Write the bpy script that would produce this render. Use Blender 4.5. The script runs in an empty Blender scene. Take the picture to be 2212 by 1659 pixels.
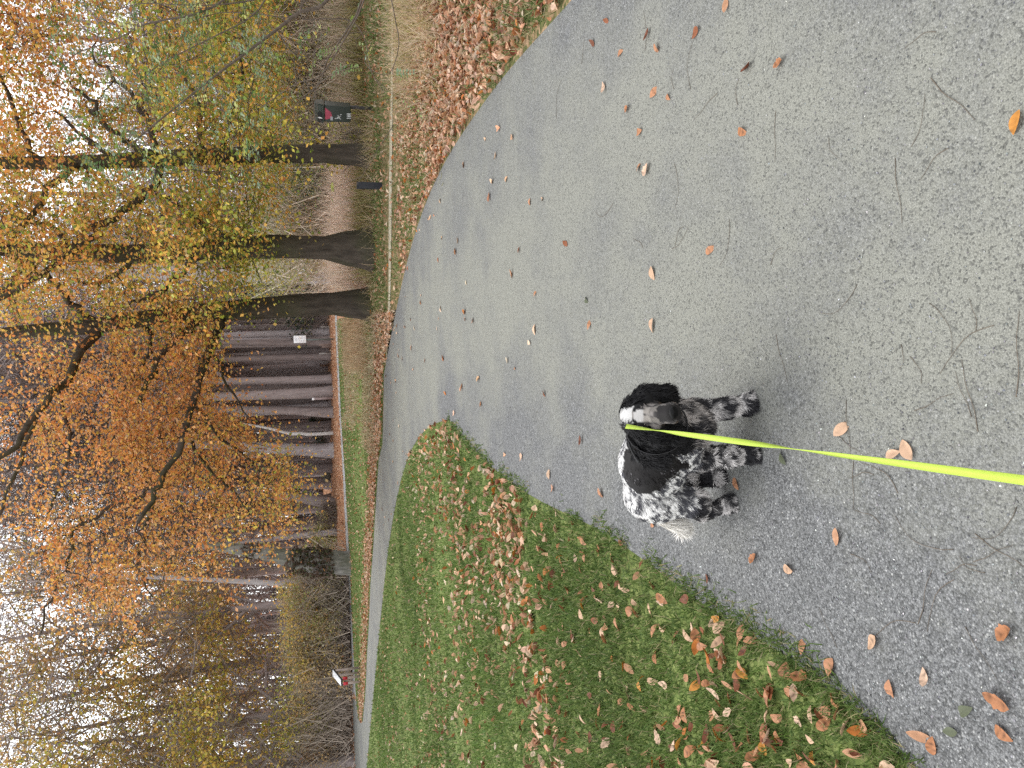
import bpy, bmesh, math, random
import numpy as np
from mathutils import Vector, Matrix
from mathutils.geometry import tessellate_polygon

random.seed(11); rng = np.random.default_rng(11)
scene = bpy.context.scene
COL = scene.collection
R_ = math.radians

# ------------------------------------------------------------------ camera, sky, sun, exposure
FL = 1597.56; CH = 1.45; PIT = R_(15.6); ROL = R_(2.5)
cf = np.array([0, math.cos(PIT), -math.sin(PIT)]); cu = np.array([0, math.sin(PIT), math.cos(PIT)]); cr = np.array([1., 0, 0])
CR = cr * math.cos(ROL) - cu * math.sin(ROL); CU = cr * math.sin(ROL) + cu * math.cos(ROL)
CC = np.array([0, 0, CH])
cam = bpy.data.cameras.new('camera'); cam.sensor_width = 36; cam.lens = 26; cam.clip_start = 0.02; cam.clip_end = 2000
camo = bpy.data.objects.new('camera', cam); COL.objects.link(camo); scene.camera = camo
M3 = Matrix((tuple(-CU), tuple(CR), tuple(-cf))).transposed()      # the phone was held on its side
camo.matrix_world = Matrix.Translation((0, 0, CH)) @ M3.to_4x4()

SUN_AZ, SUN_EL = R_(-35), R_(64)          # azimuth from +Y, negative to the left
w = bpy.data.worlds.new('World'); scene.world = w; w.use_nodes = True
nt = w.node_tree; nt.nodes.clear()
sky = nt.nodes.new('ShaderNodeTexSky'); sky.sky_type = 'NISHITA'; sky.sun_disc = False
sky.sun_elevation = SUN_EL; sky.sun_rotation = SUN_AZ; sky.dust_density = 1.2; sky.air_density = 1.0
hs = nt.nodes.new('ShaderNodeHueSaturation'); hs.inputs['Saturation'].default_value = 0.12
bg = nt.nodes.new('ShaderNodeBackground'); bg.inputs['Strength'].default_value = 0.15
wo = nt.nodes.new('ShaderNodeOutputWorld')
nt.links.new(sky.outputs[0], hs.inputs['Color']); nt.links.new(hs.outputs[0], bg.inputs['Color']); nt.links.new(bg.outputs[0], wo.inputs['Surface'])
sun = bpy.data.lights.new('sun', 'SUN'); sun.energy = 0.5; sun.angle = R_(50); sun.color = (1, 0.97, 0.92)
suno = bpy.data.objects.new('sun', sun); COL.objects.link(suno)
sd = Vector((math.sin(SUN_AZ) * math.cos(SUN_EL), math.cos(SUN_AZ) * math.cos(SUN_EL), math.sin(SUN_EL)))
suno.rotation_euler = sd.to_track_quat('Z', 'Y').to_euler(); suno.location = sd * 60
scene.view_settings.view_transform = 'Standard'; scene.view_settings.look = 'None'
scene.view_settings.gamma = 1; scene.view_settings.exposure = 1.6
scene.cycles.max_bounces = 6; scene.cycles.diffuse_bounces = 3; scene.cycles.transmission_bounces = 3; scene.cycles.use_denoising = False

# ------------------------------------------------------------------ measuring helpers (survey of the place from the photo)
def ray(x, y): return cf + CR * (829.5 - y) / FL + CU * (1106 - x) / FL
def G(x, y, z=0.):
    d = ray(x, y); return CC + d * ((z - CH) / d[2])
def P(x, y, Y):
    d = ray(x, y); return CC + d * (Y / d[1])
def proj(q):
    q = np.asarray(q) - CC; d = q @ cf; d = np.where(np.abs(d) < 1e-6, 1e-6, d)
    return 1106 - FL * (q @ CU) / d, 829.5 - FL * (q @ CR) / d, d
def dc(cx, cy): return cx * .26454 + 1289.2, cy * .26454 + 768.1
def inpoly(pts, poly):
    x, y = pts[:, 0], pts[:, 1]; r = np.zeros(len(pts), bool); n = len(poly); j = n - 1
    for i in range(n):
        xi, yi = poly[i][0], poly[i][1]; xj, yj = poly[j][0], poly[j][1]
        c = ((yi > y) != (yj > y)) & (x < (xj - xi) * (y - yi) / ((yj - yi) or 1e-9) + xi)
        r ^= c; j = i
    return r
def distline(pts, line):
    d = np.full(len(pts), 1e9)
    for a, b in zip(line[:-1], line[1:]):
        a = np.asarray(a)[:2]; b = np.asarray(b)[:2]; ab = b - a
        t = np.clip(((pts[:, :2] - a) @ ab) / (ab @ ab + 1e-12), 0, 1)
        d = np.minimum(d, np.hypot(*(pts[:, :2] - a - t[:, None] * ab).T))
    return d
def inview(p, m=120):
    x, y, d = proj(p); return (d > .05) & (x > -m) & (x < 2212 + m) & (y > -m) & (y < 1659 + m)
def vnoise(p, s, seed=0):
    """cheap smooth value noise in 0..1"""
    q = np.asarray(p) * s + 37.13 * (seed + 1); i = np.floor(q).astype(np.int64); f = q - i; f = f * f * (3 - 2 * f)
    def h(ix, iy, iz):
        n = (ix * 374761393 + iy * 668265263 + iz * 2147483647 + seed * 974711) & 0x7fffffff
        n = ((n ^ (n >> 13)) * 1274126177) & 0x7fffffff
        return ((n ^ (n >> 16)) & 0xffff) / 65535.
    o = 0
    for a in (0, 1):
        for b in (0, 1):
            for c in (0, 1):
                wgt = (f[:, 0] if a else 1 - f[:, 0]) * (f[:, 1] if b else 1 - f[:, 1]) * (f[:, 2] if c else 1 - f[:, 2])
                o = o + wgt * h(i[:, 0] + a, i[:, 1] + b, i[:, 2] + c)
    return o

# ------------------------------------------------------------------ object helpers
def tag(o, label=None, cat=None, group=None, kind=None):
    if label: o['label'] = label
    if cat: o['category'] = cat
    if group: o['group'] = group
    if kind: o['kind'] = kind
    return o
def empty(name, loc, label, cat, group=None, rz=0):
    o = bpy.data.objects.new(name, None); COL.objects.link(o); o.location = tuple(loc); o.rotation_euler.z = rz; o.empty_display_size = .1
    return tag(o, label, cat, group)
def npmesh(name, V, F, col=None, smooth=False):
    V = np.ascontiguousarray(V, np.float32); me = bpy.data.meshes.new(name)
    if not isinstance(F, (list, tuple)): F = [F]
    F = [np.ascontiguousarray(f, np.int32) for f in F if len(f)]
    me.vertices.add(len(V)); me.vertices.foreach_set('co', V.ravel())
    nl = sum(f.size for f in F); npol = sum(len(f) for f in F)
    me.loops.add(nl); me.loops.foreach_set('vertex_index', np.concatenate([f.ravel() for f in F]))
    me.polygons.add(npol)
    tot = np.concatenate([np.full(len(f), f.shape[1], np.int32) for f in F]); st = np.concatenate([[0], np.cumsum(tot)[:-1]]).astype(np.int32)
    me.polygons.foreach_set('loop_start', st)
    try: me.polygons.foreach_set('loop_total', tot)
    except Exception: pass
    if smooth: me.polygons.foreach_set('use_smooth', np.ones(npol, bool))
    me.update(calc_edges=True)
    if col is not None:
        a = me.color_attributes.new('Col', 'FLOAT_COLOR', 'POINT')
        c = np.ones((len(V), 4), np.float32); c[:, :3] = col; a.data.foreach_set('color', c.ravel())
    return me
def link(name, me, mat=None, parent=None, loc=None):
    o = bpy.data.objects.new(name, me); COL.objects.link(o)
    if mat is not None and not me.materials: me.materials.append(mat)
    if parent is not None: o.parent = parent
    if loc is not None: o.location = tuple(loc)
    return o
class MB:
    def __init__(s): s.v = []; s.f3 = []; s.f4 = []; s.n = 0; s.c = []
    def add(s, V, F, c=(1, 1, 1)):
        V = np.asarray(V, float); s.v.append(V)
        for f in F: (s.f3 if len(f) == 3 else s.f4).append([i + s.n for i in f])
        c = np.asarray(c, float); s.c.append(np.broadcast_to(c, (len(V), 3)).copy()); s.n += len(V)
    def box(s, c, size, rz=0, taper=1.0, c_=(1, 1, 1), tilt=None):
        x, y, z = np.array(size) / 2.; k = taper
        V = np.array([[-x, -y, -z], [x, -y, -z], [x, y, -z], [-x, y, -z], [-x * k, -y * k, z], [x * k, -y * k, z], [x * k, y * k, z], [-x * k, y * k, z]])
        if tilt is not None: V = V @ np.array(Matrix.Rotation(tilt[0], 3, tilt[1])).T
        ca, sa = math.cos(rz), math.sin(rz); V = V @ np.array([[ca, sa, 0], [-sa, ca, 0], [0, 0, 1]]) + np.array(c)
        s.add(V, [(0, 3, 2, 1), (4, 5, 6, 7), (0, 1, 5, 4), (1, 2, 6, 5), (2, 3, 7, 6), (3, 0, 4, 7)], c_)
    def tube(s, pts, rad, n=8, wob=0., c=(1, 1, 1), cap=True):
        pts = np.asarray(pts, float); m = len(pts); rad = np.broadcast_to(np.asarray(rad, float), (m,))
        T = np.gradient(pts, axis=0); T /= np.linalg.norm(T, axis=1)[:, None] + 1e-12
        a = np.cross(T[0], [0, 0, 1.]);
        if np.linalg.norm(a) < .1: a = np.cross(T[0], [1., 0, 0])
        a /= np.linalg.norm(a); th = np.arange(n) * 2 * math.pi / n; V = []
        for i in range(m):
            a = a - T[i] * (a @ T[i]); a /= np.linalg.norm(a) + 1e-12; b = np.cross(T[i], a)
            rr = rad[i] * (1 + wob * (rng.random(n) - .5)) if wob else rad[i]
            V.append(pts[i] + (np.cos(th) * rr)[:, None] * a + (np.sin(th) * rr)[:, None] * b)
        V = np.concatenate(V); F = []
        for i in range(m - 1):
            for j in range(n):
                k = (j + 1) % n; F.append((i * n + j, i * n + k, (i + 1) * n + k, (i + 1) * n + j))
        if cap:
            V = np.concatenate([V, pts[:1], pts[-1:]]); q = m * n
            for j in range(n):
                k = (j + 1) % n; F.append((k, j, q)); F.append(((m - 1) * n + j, (m - 1) * n + k, q + 1))
        s.add(V, F, c)
    def mesh(s, name, smooth=False, col=False):
        F = []
        if s.f3: F.append(np.array(s.f3))
        if s.f4: F.append(np.array(s.f4))
        return npmesh(name, np.concatenate(s.v), F, np.concatenate(s.c) if col else None, smooth)
    def build(s, name, mat, parent=None, smooth=False, col=False, loc=None, origin=None):
        if origin is not None: s.v = [v - np.asarray(origin) for v in s.v]
        return link(name, s.mesh(name, smooth, col), mat, parent, loc)
def bevel(o, wd=.01, seg=2):
    bm = bmesh.new(); bm.from_mesh(o.data); bmesh.ops.remove_doubles(bm, verts=bm.verts, dist=1e-5)
    bmesh.ops.bevel(bm, geom=list(bm.edges), offset=wd, segments=seg, affect='EDGES', profile=.6); bm.to_mesh(o.data); bm.free()
def rots(yaw, pitch, roll):
    cy, sy, cp, sp, cr_, sr = np.cos(yaw), np.sin(yaw), np.cos(pitch), np.sin(pitch), np.cos(roll), np.sin(roll)
    R = np.empty((len(yaw), 3, 3))
    R[:, 0, 0] = cy * cp; R[:, 0, 1] = cy * sp * sr - sy * cr_; R[:, 0, 2] = cy * sp * cr_ + sy * sr
    R[:, 1, 0] = sy * cp; R[:, 1, 1] = sy * sp * sr + cy * cr_; R[:, 1, 2] = sy * sp * cr_ - cy * sr
    R[:, 2, 0] = -sp; R[:, 2, 1] = cp * sr; R[:, 2, 2] = cp * cr_
    return R
def inst(T, F, pos, R, sc, col, shade=None):
    """merge n transformed copies of template T (k,3) with triangles/quads F; sc (n,) or (n,3)"""
    n = len(pos); k = len(T); sc = np.asarray(sc); sc = sc[:, None] if sc.ndim == 1 else sc
    V = np.einsum('nij,nkj->nki', R, T[None] * sc[:, None, :]) + pos[:, None]
    C = np.repeat(col[:, None], k, 1)
    if shade is not None: C = C * shade[None, :, None]
    Fs = (F[None] + (np.arange(n) * k)[:, None, None]).reshape(-1, F.shape[1])
    return V.reshape(-1, 3), Fs, C.reshape(-1, 3)
def cat(parts):
    o = 0; Vs, Fs, Cs = [], [], []
    for V, F, C in parts: Vs.append(V); Fs.append(F + o); Cs.append(C); o += len(V)
    return np.concatenate(Vs), np.concatenate(Fs), np.concatenate(Cs)
def pick(pal, n, wts=None):
    pal = np.array(pal, float); i = rng.choice(len(pal), n, p=None if wts is None else np.array(wts) / sum(wts))
    return np.clip(pal[i] * (.75 + .5 * rng.random((n, 1))) * (.94 + .12 * rng.random((n, 3))), 0, .95)

# ------------------------------------------------------------------ materials
def mat(name): 
    m = bpy.data.materials.new(name); m.use_nodes = True; return m, m.node_tree, m.node_tree.nodes['Principled BSDF']
def N(t, typ, **kw):
    n = t.nodes.new(typ)
    for k, v in kw.items():
        if k in n.inputs: n.inputs[k].default_value = v
        else: setattr(n, k, v)
    return n
def ramp(t, fac, stops):
    r = t.nodes.new('ShaderNodeValToRGB'); e = r.color_ramp.elements
    while len(e) < len(stops): e.new(.5)
    for x, (p, c) in zip(e, stops): x.position = p; x.color = (*c, 1) if len(c) == 3 else c
    t.links.new(fac, r.inputs[0]); return r.outputs[0]
def mixc(t, fac, a, b, bt='MIX'):
    m = t.nodes.new('ShaderNodeMix'); m.data_type = 'RGBA'; m.blend_type = bt
    for sck, v in ((m.inputs[0], fac), (m.inputs[6], a), (m.inputs[7], b)):
        if hasattr(v, 'default_value') or hasattr(v, 'is_linked'): t.links.new(v, sck)
        elif isinstance(v, (int, float)): sck.default_value = v
        else: sck.default_value = (*v, 1)
    return m.outputs[2]
def bump(t, b, h, st=.4, dist=.01):
    n = N(t, 'ShaderNodeBump', Strength=st, Distance=dist); t.links.new(h, n.inputs['Height']); t.links.new(n.outputs[0], b.inputs['Normal'])
def simple(name, c, rough=.7, var=.15, scale=20, bmp=0., metal=0., spec=.3):
    m, t, b = mat(name); g = N(t, 'ShaderNodeTexCoord'); n = N(t, 'ShaderNodeTexNoise', Scale=scale, Detail=5.)
    t.links.new(g.outputs['Object'], n.inputs['Vector'])
    c = np.array(c); o = ramp(t, n.outputs[0], [(.3, tuple(c * (1 - var))), (.7, tuple(np.minimum(c * (1 + var), 1)))])
    t.links.new(o, b.inputs['Base Color']); b.inputs['Roughness'].default_value = rough; b.inputs['Metallic'].default_value = metal; b.inputs['Specular IOR Level'].default_value = spec
    if bmp: bump(t, b, n.outputs[0], bmp)
    return m
def vcol(name, rough=.6, trans=0., spec=.2, noise=0.):
    m, t, b = mat(name); a = N(t, 'ShaderNodeAttribute', attribute_name='Col'); c = a.outputs['Color']
    if noise:
        g = N(t, 'ShaderNodeTexCoord'); n = N(t, 'ShaderNodeTexNoise', Scale=noise, Detail=4.); t.links.new(g.outputs['Object'], n.inputs['Vector'])
        c = mixc(t, .55, c, ramp(t, n.outputs[0], [(.3, (.45, .4, .35)), (.7, (1, 1, 1))]), 'MULTIPLY')
    t.links.new(c, b.inputs['Base Color']); b.inputs['Roughness'].default_value = rough; b.inputs['Specular IOR Level'].default_value = spec
    if trans:
        tr = N(t, 'ShaderNodeBsdfTranslucent'); t.links.new(c, tr.inputs['Color']); mx = N(t, 'ShaderNodeMixShader'); mx.inputs[0].default_value = trans
        t.links.new(b.outputs[0], mx.inputs[1]); t.links.new(tr.outputs[0], mx.inputs[2]); t.links.new(mx.outputs[0], t.nodes['Material Output'].inputs['Surface'])
    return m
def bark(name, c1, c2, scale=6., moss=0.):
    m, t, b = mat(name); g = N(t, 'ShaderNodeTexCoord'); mp = N(t, 'ShaderNodeMapping'); mp.inputs['Scale'].default_value = (1, 1, .22)
    t.links.new(g.outputs['Object'], mp.inputs[0]); n = N(t, 'ShaderNodeTexNoise', Scale=scale * 2.2, Detail=8., Roughness=.65); t.links.new(mp.outputs[0], n.inputs['Vector'])
    n2 = N(t, 'ShaderNodeTexNoise', Scale=scale * .25, Detail=3.); t.links.new(g.outputs['Object'], n2.inputs['Vector'])
    c = ramp(t, n.outputs[0], [(.3, c1), (.72, c2)])
    c = mixc(t, ramp(t, n2.outputs[0], [(.45, (0, 0, 0)), (.65, (.6, .6, .6))]), c, (.06, .065, .03) if moss else tuple(np.array(c2) * .8))
    t.links.new(c, b.inputs['Base Color']); b.inputs['Roughness'].default_value = .9; b.inputs['Specular IOR Level'].default_value = .15
    bump(t, b, n.outputs[0], .7, .03); return m

M_bark = bark('dark_beech_bark', (.034, .028, .023), (.105, .087, .07), 5, 1)
M_farbark = bark('grey_forest_bark', (.2, .165, .16), (.38, .325, .315), 3)
M_darkbark = bark('brown_forest_bark', (.13, .105, .1), (.27, .225, .215), 3)
M_palebark = bark('pale_lilac_bark', (.25, .22, .225), (.5, .46, .46), 3)
M_ivybark = bark('rough_mossy_bark', (.06, .055, .05), (.33, .31, .29), 4, 1)
M_twig = simple('dark_twig', (.05, .04, .033), .9, .3)
M_fartwig = vcol('far_twig', .95, 0, .05)
M_leaf = vcol('autumn_leaf', .55, .42, .25)
M_dead = vcol('dry_fallen_leaf', .6, .12, .25, 60)
M_grass = vcol('grass_blade', .6, .3, .2)
M_reed = vcol('dry_reed', .8, .25, .1)
M_white = simple('white_board', (.85, .86, .88), .4, .02)
M_ink = simple('grey_print', (.35, .36, .4), .6, .05)
M_black = simple('plain_black', (.012, .012, .013), .5, .2)

def gravel():
    m, t, b = mat('grey_gravel'); g = N(t, 'ShaderNodeNewGeometry'); pos = g.outputs['Position']
    def nz(s, d=4., r=.55):
        n = N(t, 'ShaderNodeTexNoise', Scale=s, Detail=d, Roughness=r); t.links.new(pos, n.inputs['Vector']); return n.outputs[0]
    def vo(s, feat='F1'):
        n = N(t, 'ShaderNodeTexVoronoi', Scale=s); n.feature = feat; t.links.new(pos, n.inputs['Vector']); return n
    v1 = vo(185.); v2 = vo(115.); 
    s1 = N(t, 'ShaderNodeSeparateColor'); t.links.new(v1.outputs['Color'], s1.inputs[0])
    s2 = N(t, 'ShaderNodeSeparateColor'); t.links.new(v2.outputs['Color'], s2.inputs[0])
    stones = ramp(t, s1.outputs[0], [(0, (.05, .051, .055)), (.35, (.125, .127, .131)), (.75, (.205, .208, .213)), (.97, (.31, .312, .315)), (1, (.6, .6, .58))])
    big = ramp(t, s2.outputs[0], [(0, (.04, .041, .044)), (.5, (.145, .147, .152)), (1, (.3, .303, .308))])
    st = mixc(t, .42, stones, big)
    gap = ramp(t, v1.outputs['Distance'], [(.25, (1, 1, 1)), (.75, (.42, .42, .43))]); st = mixc(t, .8, st, gap, 'MULTIPLY')
    fine = ramp(t, nz(260., 2.), [(.33, (.15, .15, .13)), (.66, (.275, .275, .24))])
    pits = ramp(t, s1.outputs[1], [(.0, (.26, .26, .27)), (.15, (.5, .5, .51)), (.25, (1, 1, 1))])
    dust = mixc(t, .75, fine, pits, 'MULTIPLY')
    dm = N(t, 'ShaderNodeMath', operation='ADD'); t.links.new(nz(1.1, 5., .62), dm.inputs[0])
    n3 = N(t, 'ShaderNodeMath', operation='MULTIPLY'); n3.inputs[1].default_value = .28; t.links.new(nz(9., 5., .7), n3.inputs[0]); t.links.new(n3.outputs[0], dm.inputs[1])
    ed = N(t, 'ShaderNodeAttribute', attribute_name='Col'); se = N(t, 'ShaderNodeSeparateColor'); t.links.new(ed.outputs['Color'], se.inputs[0])
    d2 = N(t, 'ShaderNodeMath', operation='ADD'); t.links.new(dm.outputs[0], d2.inputs[0]); t.links.new(se.outputs[0], d2.inputs[1])
    c = mixc(t, ramp(t, d2.outputs[0], [(.5, (.12, .12, .12)), (.85, (.85, .85, .85))]), st, dust)
    c = mixc(t, .5, c, ramp(t, nz(.55, 4.), [(.3, (1.16, 1.165, 1.16)), (.7, (1.3, 1.3, 1.25))]), 'MULTIPLY')
    t.links.new(c, b.inputs['Base Color']); b.inputs['Roughness'].default_value = .92; b.inputs['Specular IOR Level'].default_value = .15
    inv = N(t, 'ShaderNodeMath', operation='SUBTRACT'); inv.inputs[0].default_value = 1; t.links.new(v1.outputs['Distance'], inv.inputs[1])
    bump(t, b, inv.outputs[0], .75, .005); return m
def soil(name, stops, scale, st=.5):
    m, t, b = mat(name); g = N(t, 'ShaderNodeNewGeometry'); v = N(t, 'ShaderNodeTexVoronoi', Scale=scale); t.links.new(g.outputs['Position'], v.inputs['Vector'])
    s = N(t, 'ShaderNodeSeparateColor'); t.links.new(v.outputs['Color'], s.inputs[0]); n = N(t, 'ShaderNodeTexNoise', Scale=1.3, Detail=6.); t.links.new(g.outputs['Position'], n.inputs['Vector'])
    c = ramp(t, s.outputs[0], stops); c = mixc(t, .6, c, ramp(t, n.outputs[0], [(.3, (.55, .55, .5)), (.7, (1.1, 1.1, 1.1))]), 'MULTIPLY')
    t.links.new(c, b.inputs['Base Color']); b.inputs['Roughness'].default_value = .95; b.inputs['Specular IOR Level'].default_value = .1
    bump(t, b, v.outputs['Distance'], st, .02); return m
M_gravel = gravel()
M_litter = soil('leaf_litter', [(0, (.16, .06, .03)), (.3, (.33, .15, .075)), (.6, (.46, .24, .13)), (1, (.6, .37, .24))], 16)
M_lawn = soil('lawn_ground', [(0, (.07, .1, .03)), (.5, (.13, .17, .05)), (1, (.2, .23, .08))], 40, .4)
M_verge = soil('verge_ground', [(0, (.08, .09, .035)), (.4, (.14, .14, .055)), (.75, (.26, .18, .1)), (1, (.38, .26, .16))], 25, .5)
M_palepath = soil('pale_grit', [(0, (.3, .3, .31)), (.5, (.38, .38, .39)), (1, (.46, .46, .46))], 40, .3)
M_trail = soil('pale_worn_earth', [(0, (.35, .31, .22)), (.5, (.45, .41, .31)), (1, (.55, .5, .4))], 30, .3)

# ------------------------------------------------------------------ the ground in plan
def GL(pts): return [G(*p)[:2] for p in pts]
right_edge = GL([(1238, 0), (1180, 65), (1153, 111), (1091, 134), (1077, 178), (1048, 223), (1030, 263), (988, 290), (961, 324), (955, 370), (920, 430), (895, 490), (880, 550), (868, 600), (858, 660), (850, 700), (838, 759), (830, 809)])
far_edge = GL([(830, 809), (827, 960), (819, 992), (815, 1052), (810, 1131), (805, 1210), (801, 1262), (795, 1386), (789, 1510), (784, 1559)])
near_edge = GL([(792.6, 1659), (806, 1510), (819, 1386), (829, 1262), (841, 1161), (849, 1103), (859, 1071), (867, 1018), (877, 992), (890, 945), (909, 925), (942, 908), (972, 906)])
lawn_edge = GL([(972, 906), (977, 921), (996, 933), (1002, 965), (1014, 968), (1060, 1002), (1091, 1028), (1111, 1056), (1151, 1087), (1190, 1101), (1250, 1107), (1280, 1131), (1310, 1151), (1349, 1171), (1400, 1205), (1460, 1247), (1483, 1303), (1547, 1311), (1583, 1350), (1606, 1378), (1649, 1368), (1700, 1388), (1739, 1444), (1777, 1465), (1816, 1516), (1854, 1554), (1898, 1560), (1932, 1590), (1957, 1632), (1969, 1659)])
def softened(line, step=.12, it=6):
    L = [np.array(line[0])]
    for a, b in zip(line[:-1], line[1:]):
        a = np.array(a); b = np.array(b); n = max(1, int(np.linalg.norm(b - a) / max(step, .05 * np.linalg.norm((a + b) / 2)))); L += [a + (b - a) * k / n for k in range(1, n + 1)]
    L = np.array(L)
    for _ in range(it): L[1:-1] = (L[:-2] + 2 * L[1:-1] + L[2:]) / 4
    return list(L)
right_edge = softened(right_edge, .2, 10); lawn_edge = softened(lawn_edge, .1, 8); near_edge = softened(near_edge, .3, 6)
def extend(a, b, L): a = np.array(a); b = np.array(b); d = b - a; return b + d / np.linalg.norm(d) * L
e0 = extend(right_edge[3], right_edge[0], 5.5)
l0 = extend(lawn_edge[-14], lawn_edge[-1], 3.5)
apex = np.array(far_edge[-1]); 
thin_near = GL([(774, 1552), (770, 1510), (765, 1440), (759, 1300), (754, 1190), (747, 1050), (737, 900), (731, 760), (728, 690), (726, 560)])
thin_far = GL([(722.5, 560), (724, 690), (727, 760), (733, 900), (742, 1050), (748.5, 1190), (754, 1300), (760, 1440), (761.6, 1510), (763, 1572), (765, 1659)])
fl_far = extend(thin_far[-3], thin_far[-1], 25); fl_near = extend(near_edge[1], near_edge[0], 25)
path_poly = [e0] + right_edge + far_edge[1:] + [thin_near[0]] + [thin_near[1]] + [thin_far[-3], thin_far[-2], thin_far[-1], fl_far, fl_near] + near_edge + lawn_edge[1:] + [l0, np.array([-3., -4]), np.array([6., -4])]
lawn_poly = near_edge + lawn_edge[1:] + [l0, np.array([-30., -3]), fl_near]
thin_poly = thin_near[1:] + thin_far[:-2]
grass_far_poly = [right_edge[-4], right_edge[-1]] + far_edge[1:] + thin_near[:-1]
verge_far = GL([(803, 720), (797, 655), (797, 540), (794, 335), (786, 0), (776, -250)])
verge_poly = [e0] + right_edge[:-1] + verge_far + [np.array([25., 12.]), np.array([18., -2.])]
trail_poly = GL([(851, -60), (851.5, 130), (848, 370), (846.5, 560), (843.5, 680), (838, 759), (834, 790), (838, 720), (841, 610), (841, 480), (843, 300), (847, 130), (847, -60)])
def fine(poly, step=.35, amp=.04):
    out = []
    for i in range(len(poly)):
        a = np.array(poly[i]); b = np.array(poly[(i + 1) % len(poly)]); L = np.linalg.norm(b - a); dist = np.linalg.norm((a + b) / 2) + .5
        n = int(min(40, max(1, L / max(step * dist * .12, .06)))) if dist < 45 else 1
        for k in range(n):
            q = a + (b - a) * k / n
            if 0 < k: q = q + rng.normal(0, min(amp * (.3 + dist * .06), L * .1), 2)
            out.append(q)
    return out
def sheet(name, poly, z, m, edgecol=False):
    poly = fine(poly); V = np.array([[p[0], p[1], z] for p in poly]); F = tessellate_polygon([[Vector(v) for v in V]])
    F = np.array(F); a = V[F[:, 0]]; b = V[F[:, 1]]; c = V[F[:, 2]]; nz = np.cross(b - a, c - a)[:, 2]; F[nz < 0] = F[nz < 0][:, ::-1]
    if edgecol:                      # finer triangles so the trodden dusty middle can be told from the loose edges
        bm = bmesh.new(); bm.from_mesh(npmesh(name, V, F))
        for _ in range(5):
            ed = []
            for e in bm.edges:
                mid = (e.verts[0].co + e.verts[1].co) / 2; d = math.hypot(mid.x, mid.y)
                if e.calc_length() > .12 + .09 * d and d < 30: ed.append(e)
            if not ed: break
            bmesh.ops.subdivide_edges(bm, edges=ed, cuts=1); bmesh.ops.triangulate(bm, faces=[f for f in bm.faces if len(f.verts) > 4])
        bmesh.ops.triangulate(bm, faces=bm.faces); me = bpy.data.meshes.new(name); bm.to_mesh(me); bm.free()
        V = np.array([v.co for v in me.vertices]); dl = np.minimum(distline(V, [e0] + right_edge), distline(V, lawn_edge + [l0]))
        e = np.clip((dl - .2) / .8, 0, 1); val = .3 * e - .14 + .1 * np.clip(V[:, 0] * .5, -1, 1)
        a = me.color_attributes.new('Col', 'FLOAT_COLOR', 'POINT'); cc = np.ones((len(V), 4), np.float32); cc[:, :3] = val[:, None]; a.data.foreach_set('color', cc.ravel())
    else: me = npmesh(name, V, F)
    o = link(name, me, m); tag(o, kind='structure'); return o
gx = np.array([[-300, -60, 0], [300, -60, 0], [300, 400, 0], [-300, 400, 0]], float)
tag(link('ground', npmesh('ground', gx, np.array([[0, 1, 2, 3]])), M_litter), kind='structure')
sheet('lawn', lawn_poly, .004, M_lawn); sheet('far_lawn', grass_far_poly, .004, M_lawn); sheet('verge', verge_poly, .004, M_verge)
sheet('gravel_path', path_poly, .008, M_gravel, True); sheet('thin_path', thin_poly, .008, M_palepath); sheet('worn_trail', trail_poly, .012, M_trail)

# ------------------------------------------------------------------ scatter helpers
def shells(poly, spec, dens=None, ang=(-75, 75), vm=150):
    """random ground points inside poly, density per square metre by distance shell"""
    out = []
    for r0, r1, rho in spec:
        area = (r1 * r1 - r0 * r0) * R_(ang[1] - ang[0]) / 2; n = int(area * rho); 
        r = np.sqrt(rng.random(n) * (r1 * r1 - r0 * r0) + r0 * r0); a = R_(ang[0]) + rng.random(n) * R_(ang[1] - ang[0])
        p = np.stack([r * np.sin(a), r * np.cos(a), np.zeros(n)], 1); p = p[inview(p, vm)]
        if len(p): p = p[inpoly(p, poly)]
        if dens is not None and len(p): p = p[rng.random(len(p)) < dens(p)]
        out.append(p)
    return np.concatenate(out)
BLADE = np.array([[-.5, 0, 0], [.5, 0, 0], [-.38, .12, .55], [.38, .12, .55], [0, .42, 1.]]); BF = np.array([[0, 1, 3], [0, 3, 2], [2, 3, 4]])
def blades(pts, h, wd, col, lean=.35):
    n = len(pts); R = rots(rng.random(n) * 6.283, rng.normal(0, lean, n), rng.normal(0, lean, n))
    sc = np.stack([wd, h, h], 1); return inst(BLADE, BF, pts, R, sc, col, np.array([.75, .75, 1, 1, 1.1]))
def leaf_tpl(rows, curl, fold, twist, wid=.56, lobes=0):
    V, F, S = [], [], []
    for i in range(rows + 1):
        t = i / rows; wv = wid * .5 * math.sin(math.pi * min(1, t ** .85 * .97 + .015)) ** .8
        if lobes: wv *= .72 + .5 * abs(math.sin(t * math.pi * lobes))
        z = curl * (t - .5) ** 2 * 1.6; 
        for sx in (-1, 0, 1):
            V.append([sx * wv + twist * (t - .5) * .1, t - .5, z + abs(sx) * wv * fold + sx * twist * (t - .5) * wv * 1.2]); S.append(.78 if sx == 0 else 1.0 - .1 * (i % 2))
    for i in range(rows):
        for c in (0, 1):
            a = i * 3 + c; F.append([a, a + 1, a + 4, a + 3])
    return np.array(V), np.array(F), np.array(S)
PAL_DEAD = [(.66, .38, .23), (.74, .5, .35), (.52, .26, .14), (.42, .17, .075), (.2, .065, .03), (.5, .17, .035), (.72, .57, .42)]
WT_DEAD = [5, 5, 3, 2, 1.6, 1, 2]

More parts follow.
